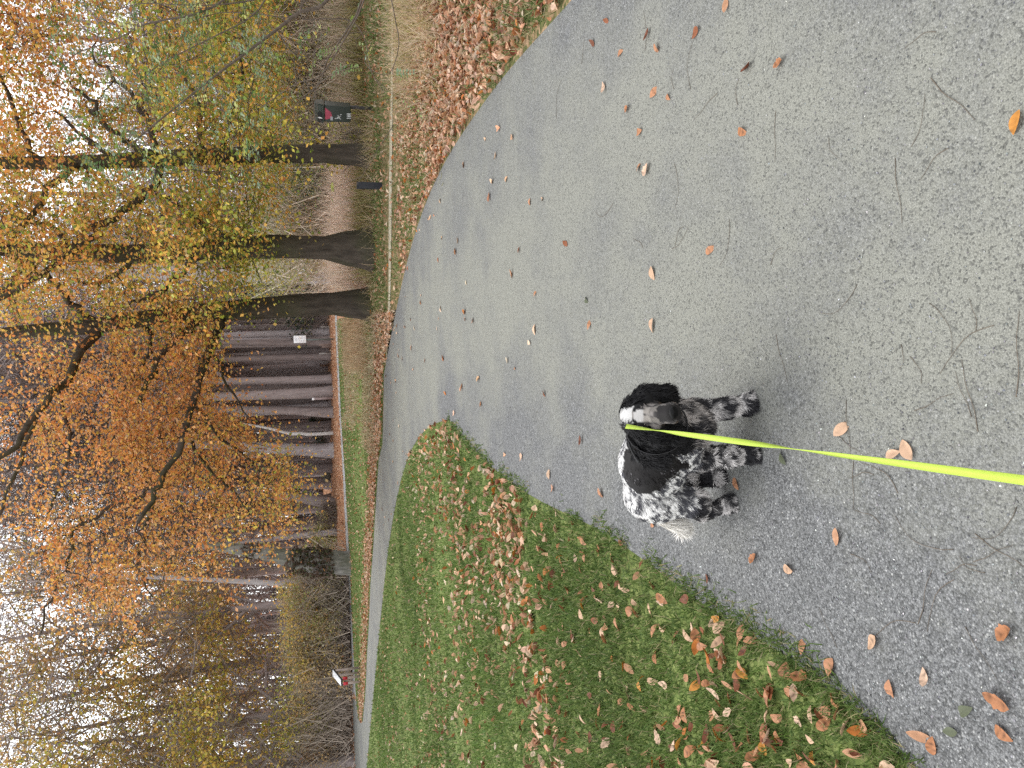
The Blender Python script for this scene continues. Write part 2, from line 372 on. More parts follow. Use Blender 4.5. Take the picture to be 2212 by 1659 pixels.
# ------------------------------------------------------------------ grass (countless: stuff)
PAL_G = [(.105, .165, .04), (.14, .2, .055), (.08, .13, .035), (.19, .235, .085), (.36, .31, .17)]
dl_cache = lambda p: np.minimum(distline(p, lawn_edge + [l0]), distline(p, near_edge))
def lawn_d(p):
    d = dl_cache(p); n = vnoise(p, 1.7, 3); k = vnoise(p, 6., 4)
    return np.clip(d / .35 + .15, 0, 1) * (.45 + .75 * n) * (.6 + .6 * k)
lp = shells(lawn_poly, [(1.2, 3, 15000), (3, 5, 8000), (5, 8, 3200), (8, 13, 1100), (13, 22, 420), (22, 34, 130)], lawn_d, (-70, 20))
d = np.hypot(lp[:, 0], lp[:, 1]); n = len(lp)
h = (.026 + .03 * rng.random(n)) * (1 + .02 * d) * (.7 + .6 * vnoise(lp, 4., 8)); wd = .0022 + .0011 * d
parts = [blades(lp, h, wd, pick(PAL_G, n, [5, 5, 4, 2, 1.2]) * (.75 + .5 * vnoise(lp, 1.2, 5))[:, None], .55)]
# straggling tufts over the edge of the gravel
op = np.array(lawn_edge + [l0]); seg = rng.integers(0, len(op) - 1, 6000); tt = rng.random((6000, 1)); ep = op[seg] * (1 - tt) + op[seg + 1] * tt + rng.normal(0, .045, (6000, 2))
ep = np.c_[ep, np.full(len(ep), .008)]; ep = ep[vnoise(ep, 5., 9) > .45]; n = len(ep); d = np.hypot(ep[:, 0], ep[:, 1])
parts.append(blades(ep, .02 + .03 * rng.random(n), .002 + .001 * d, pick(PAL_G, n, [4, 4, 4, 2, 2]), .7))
V, F, C = cat(parts); tag(link('lawn_grass', npmesh('lawn_grass', V, F, C), M_grass), 'short green grass covering the lawn left of the gravel path', 'grass', kind='stuff')
def vd(p):
    d = distline(p, right_edge); return (.2 + .8 * (vnoise(p, 1.5, 6) > .45)) * np.clip(d / .2, .1, 1)
vp = shells(verge_poly, [(3, 6, 2200), (6, 10, 800), (10, 20, 380)], vd, (-5, 60)); vp = vp[~inpoly(vp, trail_poly)]
n = len(vp); d = np.hypot(vp[:, 0], vp[:, 1])
pv = [blades(vp, (.04 + .07 * rng.random(n)), .002 + .0009 * d, pick(PAL_G + [(.42, .35, .2)], n, [4, 4, 4, 2, 3, 2]), .6)]
gp = shells(grass_far_poly, [(12, 20, 300), (20, 30, 130), (30, 42, 55)], lambda p: .4 + .6 * (vnoise(p, .5, 2) > .35), (-60, 25))
n = len(gp); d = np.hypot(gp[:, 0], gp[:, 1])
dry = (gp[:, 0] > -1.5) & (vnoise(gp, .4, 7) > .42)
cg = pick(PAL_G, n, [5, 6, 2, 3, .6]); cg[dry] = pick([(.4, .31, .2), (.3, .24, .12), (.5, .42, .28)], int(dry.sum()))
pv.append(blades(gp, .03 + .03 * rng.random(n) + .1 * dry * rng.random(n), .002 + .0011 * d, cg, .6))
V, F, C = cat(pv); tag(link('verge_grass', npmesh('verge_grass', V, F, C), M_grass), 'rough grass of the verge right of the path and of the strip beyond it', 'grass', kind='stuff')
# dry tan tufts by the right frame side and round the tree feet
tp = []
for (x, y, k, sp) in [(905, 30, 500, .5), (880, 90, 500, .5), (940, 60, 400, .4), (870, 10, 400, .4), (890, 150, 250, .35), (808, 300, 250, .3), (808, 380, 200, .35), (806, 500, 200, .3), (806, 590, 200, .3), (803, 700, 150, .3), (900, -60, 400, .5), (930, -20, 300, .4)]:
    q = G(x, y); tp.append(q + np.c_[rng.normal(0, sp, (k, 2)), np.zeros(k)])
tp = np.concatenate(tp); n = len(tp)
V, F, C = blades(tp, .16 + .3 * rng.random(n), np.full(n, .006), pick([(.5, .38, .25), (.42, .33, .18), (.3, .27, .1), (.58, .46, .33)], n), .6)
tag(link('dry_tussocks', npmesh('dry_tussocks', V, F, C), M_reed), 'dry tan tussock grass at the right edge of the verge', 'grass', kind='stuff')

# ------------------------------------------------------------------ gravel stones and twigs on the path
pp = shells(path_poly, [(1.0, 2, 5200), (2, 3, 2600), (3, 5, 900), (5, 8, 250)], lambda p: .25 + .75 * np.clip(1.3 - np.minimum(distline(p, right_edge), distline(p, lawn_edge + [l0])) / 1.2 + (vnoise(p, 1.3, 1) - .5), 0, 1), (-62, 62))
OCT = np.array([[1, 0, 0], [-.9, .2, 0], [0, 1, .1], [.1, -1, 0], [0, .1, .8], [0, 0, -.6]]); OF = np.array([[0, 2, 4], [2, 1, 4], [1, 3, 4], [3, 0, 4]])
n = len(pp); sz = .0012 + .0026 * rng.random(n) ** 2.2
V, F, C = inst(OCT, OF, pp + [0, 0, .009], rots(rng.random(n) * 6.28, rng.normal(0, .3, n), rng.normal(0, .3, n)), np.stack([sz, sz * (.6 + .4 * rng.random(n)), sz * .7], 1), pick([(.14, .142, .148), (.2, .204, .21), (.29, .293, .297), (.07, .072, .077), (.6, .6, .58)], n, [4, 5, 4, 3, .35]))
tag(link('loose_gravel', npmesh('loose_gravel', V, F, C), vcol('gravel_stone', .85, 0, .2)), 'small loose grey stones strewn over the path', 'gravel', kind='stuff')
tw_px = []
for i in range(52):
    x = 1150 + 1050 * rng.random() ** .7; y = 60 + 1350 * rng.random(); tw_px.append((x, y))
M_straw = simple('thin_dead_twig', (.13, .105, .08), .9, .3)
twv = []
for i in range(7):
    L = .06 + .014 * i; b = rng.normal(0, .3); m = MB(); s = np.linspace(-.5, .5, 8)
    m.tube(np.stack([s * L, b * L * (s * s - .1) + .002 * np.sin(s * 9), np.full(8, .0016) + .001 * np.cos(s * 7)], 1), np.linspace(.0008, .0004, 8), 5); me = m.mesh('twig', True); me.materials.append(M_straw); twv.append(me)
for x, y in tw_px:
    q = G(x, y, .0085); qp = np.array([q])
    if not inpoly(qp, path_poly)[0] or (1280 < x < 1680 and 820 < y < 1180): continue
    o = link('twig', random.choice(twv), None, None, q); o.rotation_euler.z = rng.random() * 6.28; s_ = .9 + .7 * rng.random(); o.scale = (s_, s_, 1)
    tag(o, 'thin dark twig lying loose on the grey gravel path', 'twig', 'twigs strewn on the gravel path')
# ------------------------------------------------------------------ the three beeches by the trail
LEAFQ = np.array([[0, -.5, 0], [.34, -.05, .07], [0, .5, 0.02], [-.34, -.05, .07]]); LQF = np.array([[0, 1, 2], [0, 2, 3]])
PAL_LEAF = dict(orange=(.68, .33, .09), deep=(.58, .23, .08), rust=(.42, .17, .07), gold=(.68, .43, .1), yellow=(.62, .5, .1), lime=(.36, .38, .06), green=(.17, .24, .045), olive=(.32, .31, .1), ochre=(.62, .45, .19), brown=(.42, .28, .15), peach=(.74, .44, .22))
def mixpal(names, n, wts): return pick([PAL_LEAF[k] for k in names], n, wts)
def px_path(pts, Y, dY=0.):
    m = len(pts); return np.array([P(x, y, Y + dY * i / max(1, m - 1)) for i, (x, y) in enumerate(pts)])
def smooth_path(p, k=3):
    p = np.asarray(p); t = np.arange(len(p)); tt = np.linspace(0, len(p) - 1, (len(p) - 1) * k + 1); out = np.empty((len(tt), 3))
    for j, q in enumerate(tt):
        i = min(int(q), len(p) - 2); u = q - i; p0 = p[max(i - 1, 0)]; p1 = p[i]; p2 = p[i + 1]; p3 = p[min(i + 2, len(p) - 1)]
        out[j] = .5 * ((2 * p1) + (-p0 + p2) * u + (2 * p0 - 5 * p1 + 4 * p2 - p3) * u * u + (-p0 + 3 * p1 - 3 * p2 + p3) * u ** 3)
    return out
def beech(name, label, base, trunk, limbs, regions, group):
    """trunk: [(x,y,width_px)] ; limbs: [(pts, w0, w1, dY)] ; regions: [(poly, Y0, Y1, n sprays, leaves per spray, names, weights)]"""
    b = G(*base); Y = b[1]; root = empty(name, b, label, 'tree', group)
    tm = MB(); pts = [P(x, y, Y) for x, y, _ in trunk]; pts[0] = b - np.array([0, 0, .1]); wd = [q[2] for q in trunk]
    pts = smooth_path(pts, 3); rad = np.interp(np.linspace(0, len(wd) - 1, len(pts)), range(len(wd)), wd) / 2 / FL * Y * 1.02
    lo_ = np.array([0, .06, .14, .24, .38, .6])[:, None]; k0 = pts[np.argmax(pts[:, 2] > .8)]; pts = np.concatenate([pts[0] + (k0 - pts[0]) * lo_, pts[pts[:, 2] > .8]]); rad = np.concatenate([np.interp(pts[:6, 2], [pts[0, 2], .8], [rad[0], rad[3]]), rad[-(len(pts) - 6):]]); tm.tube(pts, rad, 26, .05)
    tv = tm.v[0]; dx_ = tv[:, 0] - np.interp(tv[:, 2], pts[:, 2], pts[:, 0]); dy_ = tv[:, 1] - Y; th = np.arctan2(dy_, dx_); ph = rng.random() * 6.28   # buttressed foot
    k_ = 1 + (.16 + .3 * np.maximum(0, np.cos(5 * th + ph)) ** 1.5) * np.exp(-np.maximum(tv[:, 2], 0) / .22); tv[:, 0] += dx_ * (k_ - 1); tv[:, 1] += dy_ * (k_ - 1)
    node = [(p, r) for p, r in zip(pts, rad) if p[2] > 3.0]
    for lp_, w0, w1, dY in limbs:
        q = smooth_path(px_path(lp_, Y, dY), 3); q[1:-1] += rng.normal(0, .035, (len(q) - 2, 3))
        r = np.linspace(w0, w1, len(q)) / 2 / FL * Y; tm.tube(q, r, 8, .08); node += list(zip(q, r))
    NP = np.array([n_[0] for n_ in node]); NR = np.array([n_[1] for n_ in node])
    bm_ = MB(); LV = []
    for poly, Y0, Y1, ns, nl, names, wts in regions:
        poly = np.array(poly, float); lo = poly.min(0); hi = poly.max(0); cen = []
        while len(cen) < ns:
            q = lo + (hi - lo) * rng.random(2)
            if inpoly(np.array([q]), poly)[0]: cen.append(P(q[0], q[1], Y + Y0 + (Y1 - Y0) * rng.random()))
        cen = np.array(cen); cen = cen[cen[:, 2] > 1.7]; dm = np.array([np.min(np.linalg.norm(NP - c, axis=1)) for c in cen]); cen = cen[np.argsort(dm)]
        for c in cen:
            dd = np.linalg.norm(NP - c, axis=1) + np.maximum(0, NP[:, 2] - c[2] - 1.5) * .5; i = int(np.argmin(dd)); a = NP[i]; L = np.linalg.norm(c - a)
            mid = (a + c) / 2 + [0, 0, .12 * L] + rng.normal(0, .07 * L, 3); s = np.linspace(0, 1, 6)[:, None]; q = (1 - s) ** 2 * a + 2 * s * (1 - s) * mid + s * s * c
            q[1:-1] += rng.normal(0, .025, (4, 3))
            r0 = min(NR[i] * .7, .01 + .008 * L); bm_.tube(q, np.linspace(max(r0, .006), .004, 6), 4, cap=False)
            NP = np.concatenate([NP, q[2:]]); NR = np.concatenate([NR, np.linspace(r0, .006, 6)[2:]])
            dr = (c - q[2]); dr[2] *= .4; dr /= np.linalg.norm(dr) + 1e-9; sd = np.cross(dr, [0, 0, 1.])
            m = int(nl * (.6 + .8 * rng.random())); al = rng.normal(.15, .5, m); sg = np.abs(al - .9); la = rng.normal(0, .33, m)
            off = al[:, None] * dr + la[:, None] * sd + np.c_[np.zeros((m, 2)), rng.normal(-.06, .12, m) - .18 * al ** 2 - .2 * la ** 2]
            lc = mixpal(names, m, wts) * (.8 + .4 * rng.random()); hue = rng.random()
            LV.append((c + off, lc))
            for k in range(4):
                e = c + dr * rng.normal(.2, .4) + sd * rng.normal(0, .4) + [0, 0, -.12]; st = q[3 + (k & 1)]
                bm_.tube(np.array([st, (st + e) / 2 + [0, 0, .05], e]), [.005, .004, .002], 3, cap=False)
    lpv = np.concatenate([x[0] for x in LV]); lcv = np.concatenate([x[1] for x in LV]); n = len(lpv)
    sz = .053 + .045 * rng.random(n)
    V, F, C = inst(LEAFQ, LQF, lpv, rots(rng.random(n) * 6.283, rng.normal(0, .55, n), rng.normal(.2, .6, n)), sz, lcv)
    tm.build('trunk', M_bark, root, True, origin=b); bm_.build('branches', M_twig, root, origin=b)
    link('crown', npmesh('crown', V - b, F, C), M_leaf, root)
    return root
OR = (['orange', 'deep', 'rust', 'gold', 'brown', 'peach'], [6, 3.5, 2, 3, 1, 2.5]); OG = (['gold', 'orange', 'yellow', 'lime', 'ochre', 'olive', 'green', 'deep'], [5, 3.5, 2.5, 3, 2, 1.5, 1.2, 1]); YG = (['lime', 'green', 'yellow', 'gold', 'olive', 'orange'], [5, 3, 3, 3, 2, 1])
beech('beech_tree', 'straight dark beech left of the dog waste bin, crown orange and green', (802, 335),
    [(803, 335, 44), (775, 333, 40), (700, 332, 37), (577, 333, 34), (480, 337, 32), (400, 340, 31), (300, 345, 30), (200, 350, 27), (100, 352, 25), (0, 352, 22), (-150, 356, 16), (-300, 358, 9)],
    [([(345, 338), (322, 328), (285, 312), (243, 280), (203, 243), (206, 223), (160, 190)], 15, 6, -1.), ([(338, 335), (320, 262), (293, 218), (250, 170), (200, 120)], 12, 5, .8), ([(250, 342), (211, 312), (190, 300), (120, 240)], 12, 5, .6),
     ([(345, 345), (329, 400), (280, 440), (230, 483), (190, 515), (159, 543), (123, 570), (79, 598), (8, 642), (-60, 690)], 17, 8, -1.2), ([(180, 352), (111, 408), (64, 479), (4, 539), (-80, 600)], 14, 6, -1.), ([(440, 335), (430, 240), (392, 150), (360, 60), (330, -40)], 10, 5, 1.), ([(100, 345), (60, 300), (20, 200), (-40, 100)], 12, 5, -.5), ([(480, 330), (500, 250), (520, 160), (530, 60)], 9, 4, -.4)],
    [([(-170, -170), (240, -170), (240, 440), (-170, 440)], -1.6, 4, 110, 130, *OG), ([(-170, -170), (150, -170), (200, 440), (-170, 440)], -2.4, 3, 120, 110, *OR), ([(220, -170), (560, -170), (600, 120), (590, 420), (480, 470), (220, 450)], -1, 4, 130, 130, *OG), ([(380, -170), (600, -170), (640, 160), (600, 420), (400, 440)], 1, 5, 90, 120, *YG), ([(260, -120), (600, -120), (640, 100), (590, 430), (260, 430)], -3.5, -1, 48, 120, *YG)], 'beech trees beside the worn trail')
beech('beech_tree', 'middle one of the three dark beeches, broad flared foot leaning slightly, crown hiding its top', (806, 540),
    [(807, 540, 78), (795, 541, 66), (760, 540, 55), (700, 536, 47), (640, 533, 46), (580, 533, 48), (520, 538, 44), (440, 541, 38), (300, 548, 36), (150, 545, 34), (60, 540, 30), (-30, 535, 26), (-160, 530, 15)],
    [([(520, 540), (470, 500), (420, 470), (380, 440), (340, 420)], 13, 5, -1.), ([(430, 541), (400, 580), (370, 610), (330, 640), (290, 650)], 13, 5, -.8), ([(300, 548), (250, 590), (200, 620), (170, 600)], 12, 5, .9), ([(170, 545), (120, 500), (60, 480), (0, 460)], 12, 6, .8), ([(100, 543), (50, 590), (0, 640), (-60, 690)], 14, 6, .5)],
    [([(-170, 430), (380, 440), (520, 480), (530, 560), (450, 690), (-170, 690)], -1.6, 4, 140, 100, *OG), ([(380, 430), (560, 430), (565, 545), (490, 610), (390, 600)], -2, 2, 50, 90, *YG), ([(-170, 430), (200, 430), (200, 640), (-170, 640)], -3, 2, 30, 90, *OR), ([(-60, 430), (480, 440), (520, 570), (-60, 570)], -3.5, -1, 22, 110, *OG)], 'beech trees beside the worn trail')
beech('beech_tree', 'leftmost of three dark beeches, its long limb drooping left under bright orange leaves', (800, 656),
    [(801, 657, 60), (790, 657, 52), (750, 656, 46), (700, 657, 46), (640, 660, 46), (580, 665, 44), (520, 670, 42), (400, 678, 33), (300, 690, 31), (198, 705, 30), (79, 714, 25), (0, 720, 20), (-140, 728, 12)],
    [([(215, 700), (171, 666), (135, 630), (99, 598), (40, 560), (-40, 530)], 15, 7, -1.), ([(205, 712), (179, 753), (151, 805), (123, 837), (80, 890), (30, 960), (-40, 1010)], 20, 8, -1.4), ([(440, 676), (415, 705), (389, 725), (369, 745), (330, 800), (300, 870)], 19, 9, -.8),
     ([(480, 680), (472, 701), (456, 749), (433, 805), (417, 868), (397, 948), (357, 1027), (330, 1080), (297, 1130)], 20, 7, -2.2), ([(357, 1027), (335, 1053), (297, 1075), (223, 1101), (167, 1142), (149, 1209), (123, 1265), (100, 1317), (85, 1376)], 9, 3.5, -.6), ([(331, 1083), (305, 1176), (297, 1220), (330, 1290)], 7, 3, .6), ([(397, 948), (440, 1000), (490, 1050), (540, 1110)], 8, 3, -1), ([(456, 749), (480, 800), (500, 850), (545, 910)], 7, 2.5, -1),
     ([(300, 690), (330, 740), (300, 800), (260, 860), (230, 930)], 12, 5, 1.2), ([(420, 880), (480, 950), (560, 1010), (600, 1060)], 8, 3, 1.0), ([(123, 837), (150, 930), (140, 1020), (100, 1120)], 9, 4, .6), ([(80, 890), (40, 1000), (0, 1100), (-40, 1180)], 9, 4, .6)],
    [([(230, 690), (460, 690), (440, 790), (430, 860), (500, 900), (560, 960), (500, 1000), (240, 1000)], -1.7, 3.2, 115, 95, *OR), ([(250, 930), (560, 950), (615, 1000), (620, 1090), (590, 1180), (520, 1225), (420, 1250), (250, 1230)], -1.9, 3.2, 82, 88, *OR), ([(60, 760), (260, 720), (260, 1290), (60, 1240)], -1.7, 3.2, 84, 85, *OR), ([(-170, 640), (70, 690), (70, 1180), (-170, 1130)], -1.8, 3, 36, 80, *OR),
     ([(420, 880), (600, 960), (600, 1140), (480, 1200), (380, 1050)], -2.5, 2, 26, 85, 'gold orange yellow olive deep'.split(), [4, 4, 1.5, 2, 2]), ([(100, 1230), (380, 1230), (330, 1330), (200, 1390), (110, 1370)], -2, 1, 26, 55, *OR), ([(210, 600), (460, 640), (450, 720), (210, 720)], -2, 2, 30, 85, *OG), ([(525, 940), (635, 985), (650, 1060), (620, 1150), (540, 1130)], -1.5, 1.5, 12, 70, *OG)], 'beech trees beside the worn trail')

# ------------------------------------------------------------------ robinia reaching in from the right
def robinia():
    base = G(1012, -170); Yb = base[1]; root = empty('robinia_shrub', base, 'arching thin robinia canes with feathery green leaves reaching in from the right', 'shrub')
    st = MB(); LV = []; Yq = 6.6
    canes = [([(707, 0), (648, 26), (598, 64), (549, 101), (471, 159), (397, 218), (322, 278), (268, 325)], 9.5, 2.2), ([(781, 0), (747, 69), (707, 129), (691, 179), (655, 210), (600, 270)], 5, 1.5), ([(790, -10), (735, 100), (690, 165), (640, 180), (560, 235)], 4.5, 1.5),
             ([(496, -10), (422, 30), (360, 42), (298, 57), (273, 74), (218, 97), (159, 119), (120, 170)], 6, 1.6), ([(590, -20), (480, 9), (380, 10), (300, 8), (230, 30)], 4, 1.4), ([(560, 20), (480, 70), (400, 110), (330, 150), (300, 190), (280, 230)], 4, 1.3), ([(648, 26), (700, 40), (760, 45), (790, 90), (800, 150), (830, 200)], 3.5, 1.2), ([(648, 26), (560, 30), (470, 28), (380, 60)], 3.5, 1.2), ([(850, 20), (862, 95), (840, 160), (800, 150)], 3, 1.2), ([(598, 64), (640, 120), (700, 110), (760, 70), (840, 75)], 2.5, 1.2), ([(850, 270), (812, 330), (770, 400)], 2, 1)]
    for pts, w0, w1 in canes:
        Yc = Yq + rng.normal(0, .35); q = [P(x, y, Yc + .05 * i) for i, (x, y) in enumerate(pts)]
        if pts[0][1] <= 30: q = [base + rng.normal(0, .12, 3) * [1, 1, 0], (base + q[0]) / 2 + [.25, 0, .35]] + q
        q = smooth_path(q, 3); st.tube(q, np.linspace(w0, w1, len(q)) / 2 / FL * Yc, 6, .06)
        for k in range(int(len(q) * .45)):                     # side shoots with compound leaves
            i = rng.integers(int(len(q) * .3), len(q)); a = q[i]; x, y, _ = proj(a[None]); 
            if x[0] > 700 and rng.random() < .72: continue
            dr = rng.normal(0, 1, 3) * [1, .7, .35]; dr[2] -= .05; dr /= np.linalg.norm(dr); L = .12 + .35 * rng.random(); e = a + dr * L
            st.tube(np.array([a, (a + e) / 2 + [0, 0, .03], e]), [.0035, .0025, .0015], 3, cap=False)
            for j in range(rng.integers(1, 4)): LV.append((a + (e - a) * (.4 + .6 * rng.random()), dr))
    for k in range(210):
        x, y = 100 + 480 * rng.random(), 15 + 400 * rng.random()
        if x > 560 and y > 250: continue
        a = P(x, y, Yq + rng.normal(0, .5)); LV.append((a, rng.normal(0, 1, 3)))
    LV = [q for q in LV if not (640 < proj(q[0][None])[0][0] < 830 and 170 < proj(q[0][None])[1][0] < 320)]
    pos, Rm, sc, cols = [], [], [], []
    for a, d0 in LV:
        d = np.array(d0) * [1, 1, .4] + rng.normal(0, .4, 3) * [1, 1, .3]; d[2] -= .25; d /= np.linalg.norm(d); sdv = np.cross(d, [0, 0, 1.]); sdv /= np.linalg.norm(sdv) + 1e-9; L = .13 + .1 * rng.random(); m = rng.integers(5, 9)
        base_c = pick([(.1, .17, .06), (.2, .27, .07), (.36, .38, .1), (.18, .26, .16)], 1, [6, 4, 1.5, 3])[0]; tip = a + d * L + [0, 0, -.04]
        st.tube(np.array([a, a + d * L * .5, tip]), [.0014, .001, .0007], 3, cap=False)
        up = np.cross(sdv, d)
        for j in range(m):
            s = (j + .8) / m; c0 = a + d * L * s + np.array([0, 0, -.04]) * s * s
            for sg in (-1, 1):
                yv = sdv * sg + d * .25 + up * rng.normal(0, .35); yv /= np.linalg.norm(yv); zv = up + rng.normal(0, .25, 3); zv -= yv * (zv @ yv); zv /= np.linalg.norm(zv); xv = np.cross(yv, zv)
                l = .034 * (.8 + .4 * rng.random()) * (1 - .25 * s); pos.append(c0 + yv * l * .55); Rm.append(np.stack([xv, yv, zv], 1)); sc.append([l * .62, l, l]); cols.append(base_c * (.8 + .4 * rng.random()))
    tpl = np.array([[0, -.5, 0], [.33, -.3, .03], [.42, .1, .05], [.2, .45, .02], [-.2, .45, .02], [-.42, .1, .05], [-.33, -.3, .03]]) * [1.2, 1, 1]
    V, F, C = inst(tpl, np.array([[0, 1, 6], [1, 2, 6], [2, 5, 6], [2, 3, 5], [3, 4, 5]]), np.array(pos), np.array(Rm), np.array(sc), np.array(cols))
    st.build('canes', simple('robinia_bark', (.115, .09, .072), .8, .25, 30), root, True, origin=base); link('foliage', npmesh('foliage', V - base, F, C), vcol('robinia_leaf', .38, .3, .5), root)
robinia()

# ------------------------------------------------------------------ the forest behind: bare trees, each a thing with trunk and crown
def twigcloud(nlimb, H, rad, h0, nt_, col, wide, seed, trunk_r, fork=True):
    g = np.random.default_rng(seed); m = MB(); top = np.array([g.normal(0, .5), g.normal(0, .5), H]); s = np.linspace(0, 1, 7)[:, None]
    axis = s * top + np.c_[.25 * np.sin(s * 5 + seed), .2 * np.cos(s * 4 + seed), np.zeros((7, 1))] * s; r = trunk_r * (1 - .86 * np.linspace(0, 1, 7)); r[0] *= 1.45
    axis = np.concatenate([axis[:1] - [0, 0, .2], axis[:1] + (axis[1:2] - axis[:1]) * .12, axis[1:]]); r = np.concatenate([[r[0]], [trunk_r * 1.03], r[1:]])
    m.tube(axis, r, 9, .05)
    tips, dirs = [], []
    for k in range(nlimb):
        z = h0 + (H - h0) * (k + g.random()) / nlimb; a = g.random() * 6.283; i = np.interp(z, axis[:, 2], np.arange(len(axis))); b = axis[int(i)] + (axis[min(int(i) + 1, len(axis) - 1)] - axis[int(i)]) * (i - int(i))
        Lr = rad * (1.05 - .6 * abs((z - h0) / (H - h0) - .35)); e = b + np.array([math.cos(a) * Lr, math.sin(a) * Lr, Lr * (.35 + .6 * g.random())]) * (.6 + .5 * g.random())
        t = np.linspace(0, 1, 6)[:, None]; q = b + (e - b) * t + np.c_[np.zeros((6, 2)), .18 * Lr * t * (1 - t)] + g.normal(0, .06 * Lr, (6, 3)) * np.sin(t * 3.14)
        r0 = np.interp(z, axis[:, 2], r) * .5; m.tube(q, np.linspace(max(r0, .03), .018, 6), 5, cap=False)
        for j in range(10): tips.append(q[2 + j % 4]); dirs.append(e - b)
    tips = np.array(tips); dirs = np.array(dirs); i = g.integers(0, len(tips), nt_); d = dirs[i] / np.linalg.norm(dirs[i], axis=1)[:, None] + g.normal(0, .75, (nt_, 3)); d[:, 2] += .25; d /= np.linalg.norm(d, axis=1)[:, None]
    a = tips[i] + g.normal(0, rad * .13, (nt_, 3)); L = rad * (.12 + .3 * g.random(nt_)); b = a + d * L[:, None]; sdv = np.cross(d, g.normal(0, 1, (nt_, 3))); sdv /= np.linalg.norm(sdv, axis=1)[:, None]; ww = wide * (.5 + g.random(nt_))
    mid = (a + b) / 2 + g.normal(0, .06, (nt_, 3)) * L[:, None]
    V = np.stack([a - sdv * ww[:, None], a + sdv * ww[:, None], mid + sdv * ww[:, None] * .6, mid - sdv * ww[:, None] * .6, b], 1).reshape(-1, 3); F = (np.array([[0, 1, 2], [0, 2, 3], [3, 2, 4]])[None] + (np.arange(nt_) * 5)[:, None, None]).reshape(-1, 3)
    C = np.repeat(np.array(col)[None] * (.7 + .6 * g.random((nt_, 1))), 5, 0)
    return m, (V, F, C), b
BROWN = (.27, .225, .215)
bare = []
for s in range(5):
    m, tw, _ = twigcloud(16 + s, 21 + 1.6 * s, 4.6 + .4 * (s % 3), 6 + s % 3, 1700, BROWN, .022, 40 + s, .34 + .05 * s)
    me = m.mesh('trunk', True); me.materials.append(M_farbark); cme = npmesh('crown', *tw); cme.materials.append(M_fartwig); bare.append((me, cme))
def place_tree(name, variant, loc, label, cat_, group, sc=1., rz=None, thick=1., tm=None):
    me, cme = variant; root = empty(name, loc, label, cat_, group, rng.random() * 6.28 if rz is None else rz); root.scale = (sc, sc, sc)
    t = link('trunk', me, None, root); t.scale = (thick, thick, 1)
    if tm: t.material_slots[0].link = 'OBJECT'; t.material_slots[0].material = tm
    link('crown', cme, None, root); return root
FG = 'bare trees of the far forest'
ys = [694, 702, 718, 728, 737, 746, 757, 770, 784, 796, 806, 826, 847, 863, 878, 900, 924, 945, 985, 1010, 685, 715, 733, 751, 790, 811, 831, 853, 905, 560, 590, 625, 690, 706, 722, 741, 762, 778, 801, 820, 842, 870, 893, 915, 934, 1000, 1022, 1078, 1096, 1120, 1150, 1172, 1225, 30, 130, 230, 430, 480, 520, -60, 380]
for i, y in enumerate(ys):
    Yd = rng.uniform(42, 58); q = P(712, y, Yd); q[2] = 0
    place_tree('bare_tree', bare[i % 5], q, 'grey-brown bare trunk among the close rows of the forest behind the lawn', 'tree', FG, rng.uniform(.62, .86), None, rng.uniform(.5, 1.0), [None, M_darkbark, M_palebark, M_darkbark][i % 4 if i % 3 else 0])
for i in range(36):
    q = np.array([rng.uniform(-26, 44), rng.uniform(58, 84), 0]); place_tree('bare_tree', bare[i % 5], q, 'grey-brown bare trunk among the close rows of the forest behind the lawn', 'tree', FG, rng.uniform(.7, .95) * (.7 if q[0] < -8 else 1), None, rng.uniform(.4, .8), [None, M_darkbark, M_palebark][i % 3])
# far-off wood, one brown mass of twigs and stems
n = 95000; a = np.stack([rng.uniform(-120, 110, n), rng.uniform(86, 108, n), 20 * rng.random(n) ** 1.7], 1); dv = rng.normal(0, 1, (n, 3)); dv[:, 2] = np.abs(dv[:, 2]) + .5; dv /= np.linalg.norm(dv, axis=1)[:, None]; L = rng.uniform(1.2, 3.6, n); sv = np.cross(dv, rng.normal(0, 1, (n, 3))); sv /= np.linalg.norm(sv, axis=1)[:, None]
V = np.stack([a - sv * .085, a + sv * .085, a + dv * L[:, None]], 1).reshape(-1, 3); C = np.repeat(pick([(.2, .17, .165), (.17, .145, .14), (.25, .21, .2)], n), 3, 0)
n2 = 900; a = np.stack([rng.uniform(-120, 110, n2), rng.uniform(86, 106, n2), np.zeros(n2)], 1); hh = rng.uniform(12, 20, n2); rr = rng.uniform(.15, .4, n2)
V2 = np.stack([a - np.array([1, 0, 0]) * rr[:, None], a + np.array([1, 0, 0]) * rr[:, None], a + np.array([.1, 0, 1]) * hh[:, None]], 1).reshape(-1, 3); V3 = np.stack([a - np.array([0, 1, 0]) * rr[:, None], a + np.array([0, 1, 0]) * rr[:, None], a + np.array([.1, 0, 1]) * hh[:, None]], 1).reshape(-1, 3)
V = np.concatenate([V, V2, V3]); C = np.concatenate([C, np.repeat(pick([(.18, .16, .155)], n2 * 2), 3, 0)])
tag(link('far_woodland', npmesh('far_woodland', V, np.arange(len(V)).reshape(-1, 3), C), M_fartwig), 'brown mass of bare woodland closing the view behind the forest trees', 'woodland', kind='stuff')

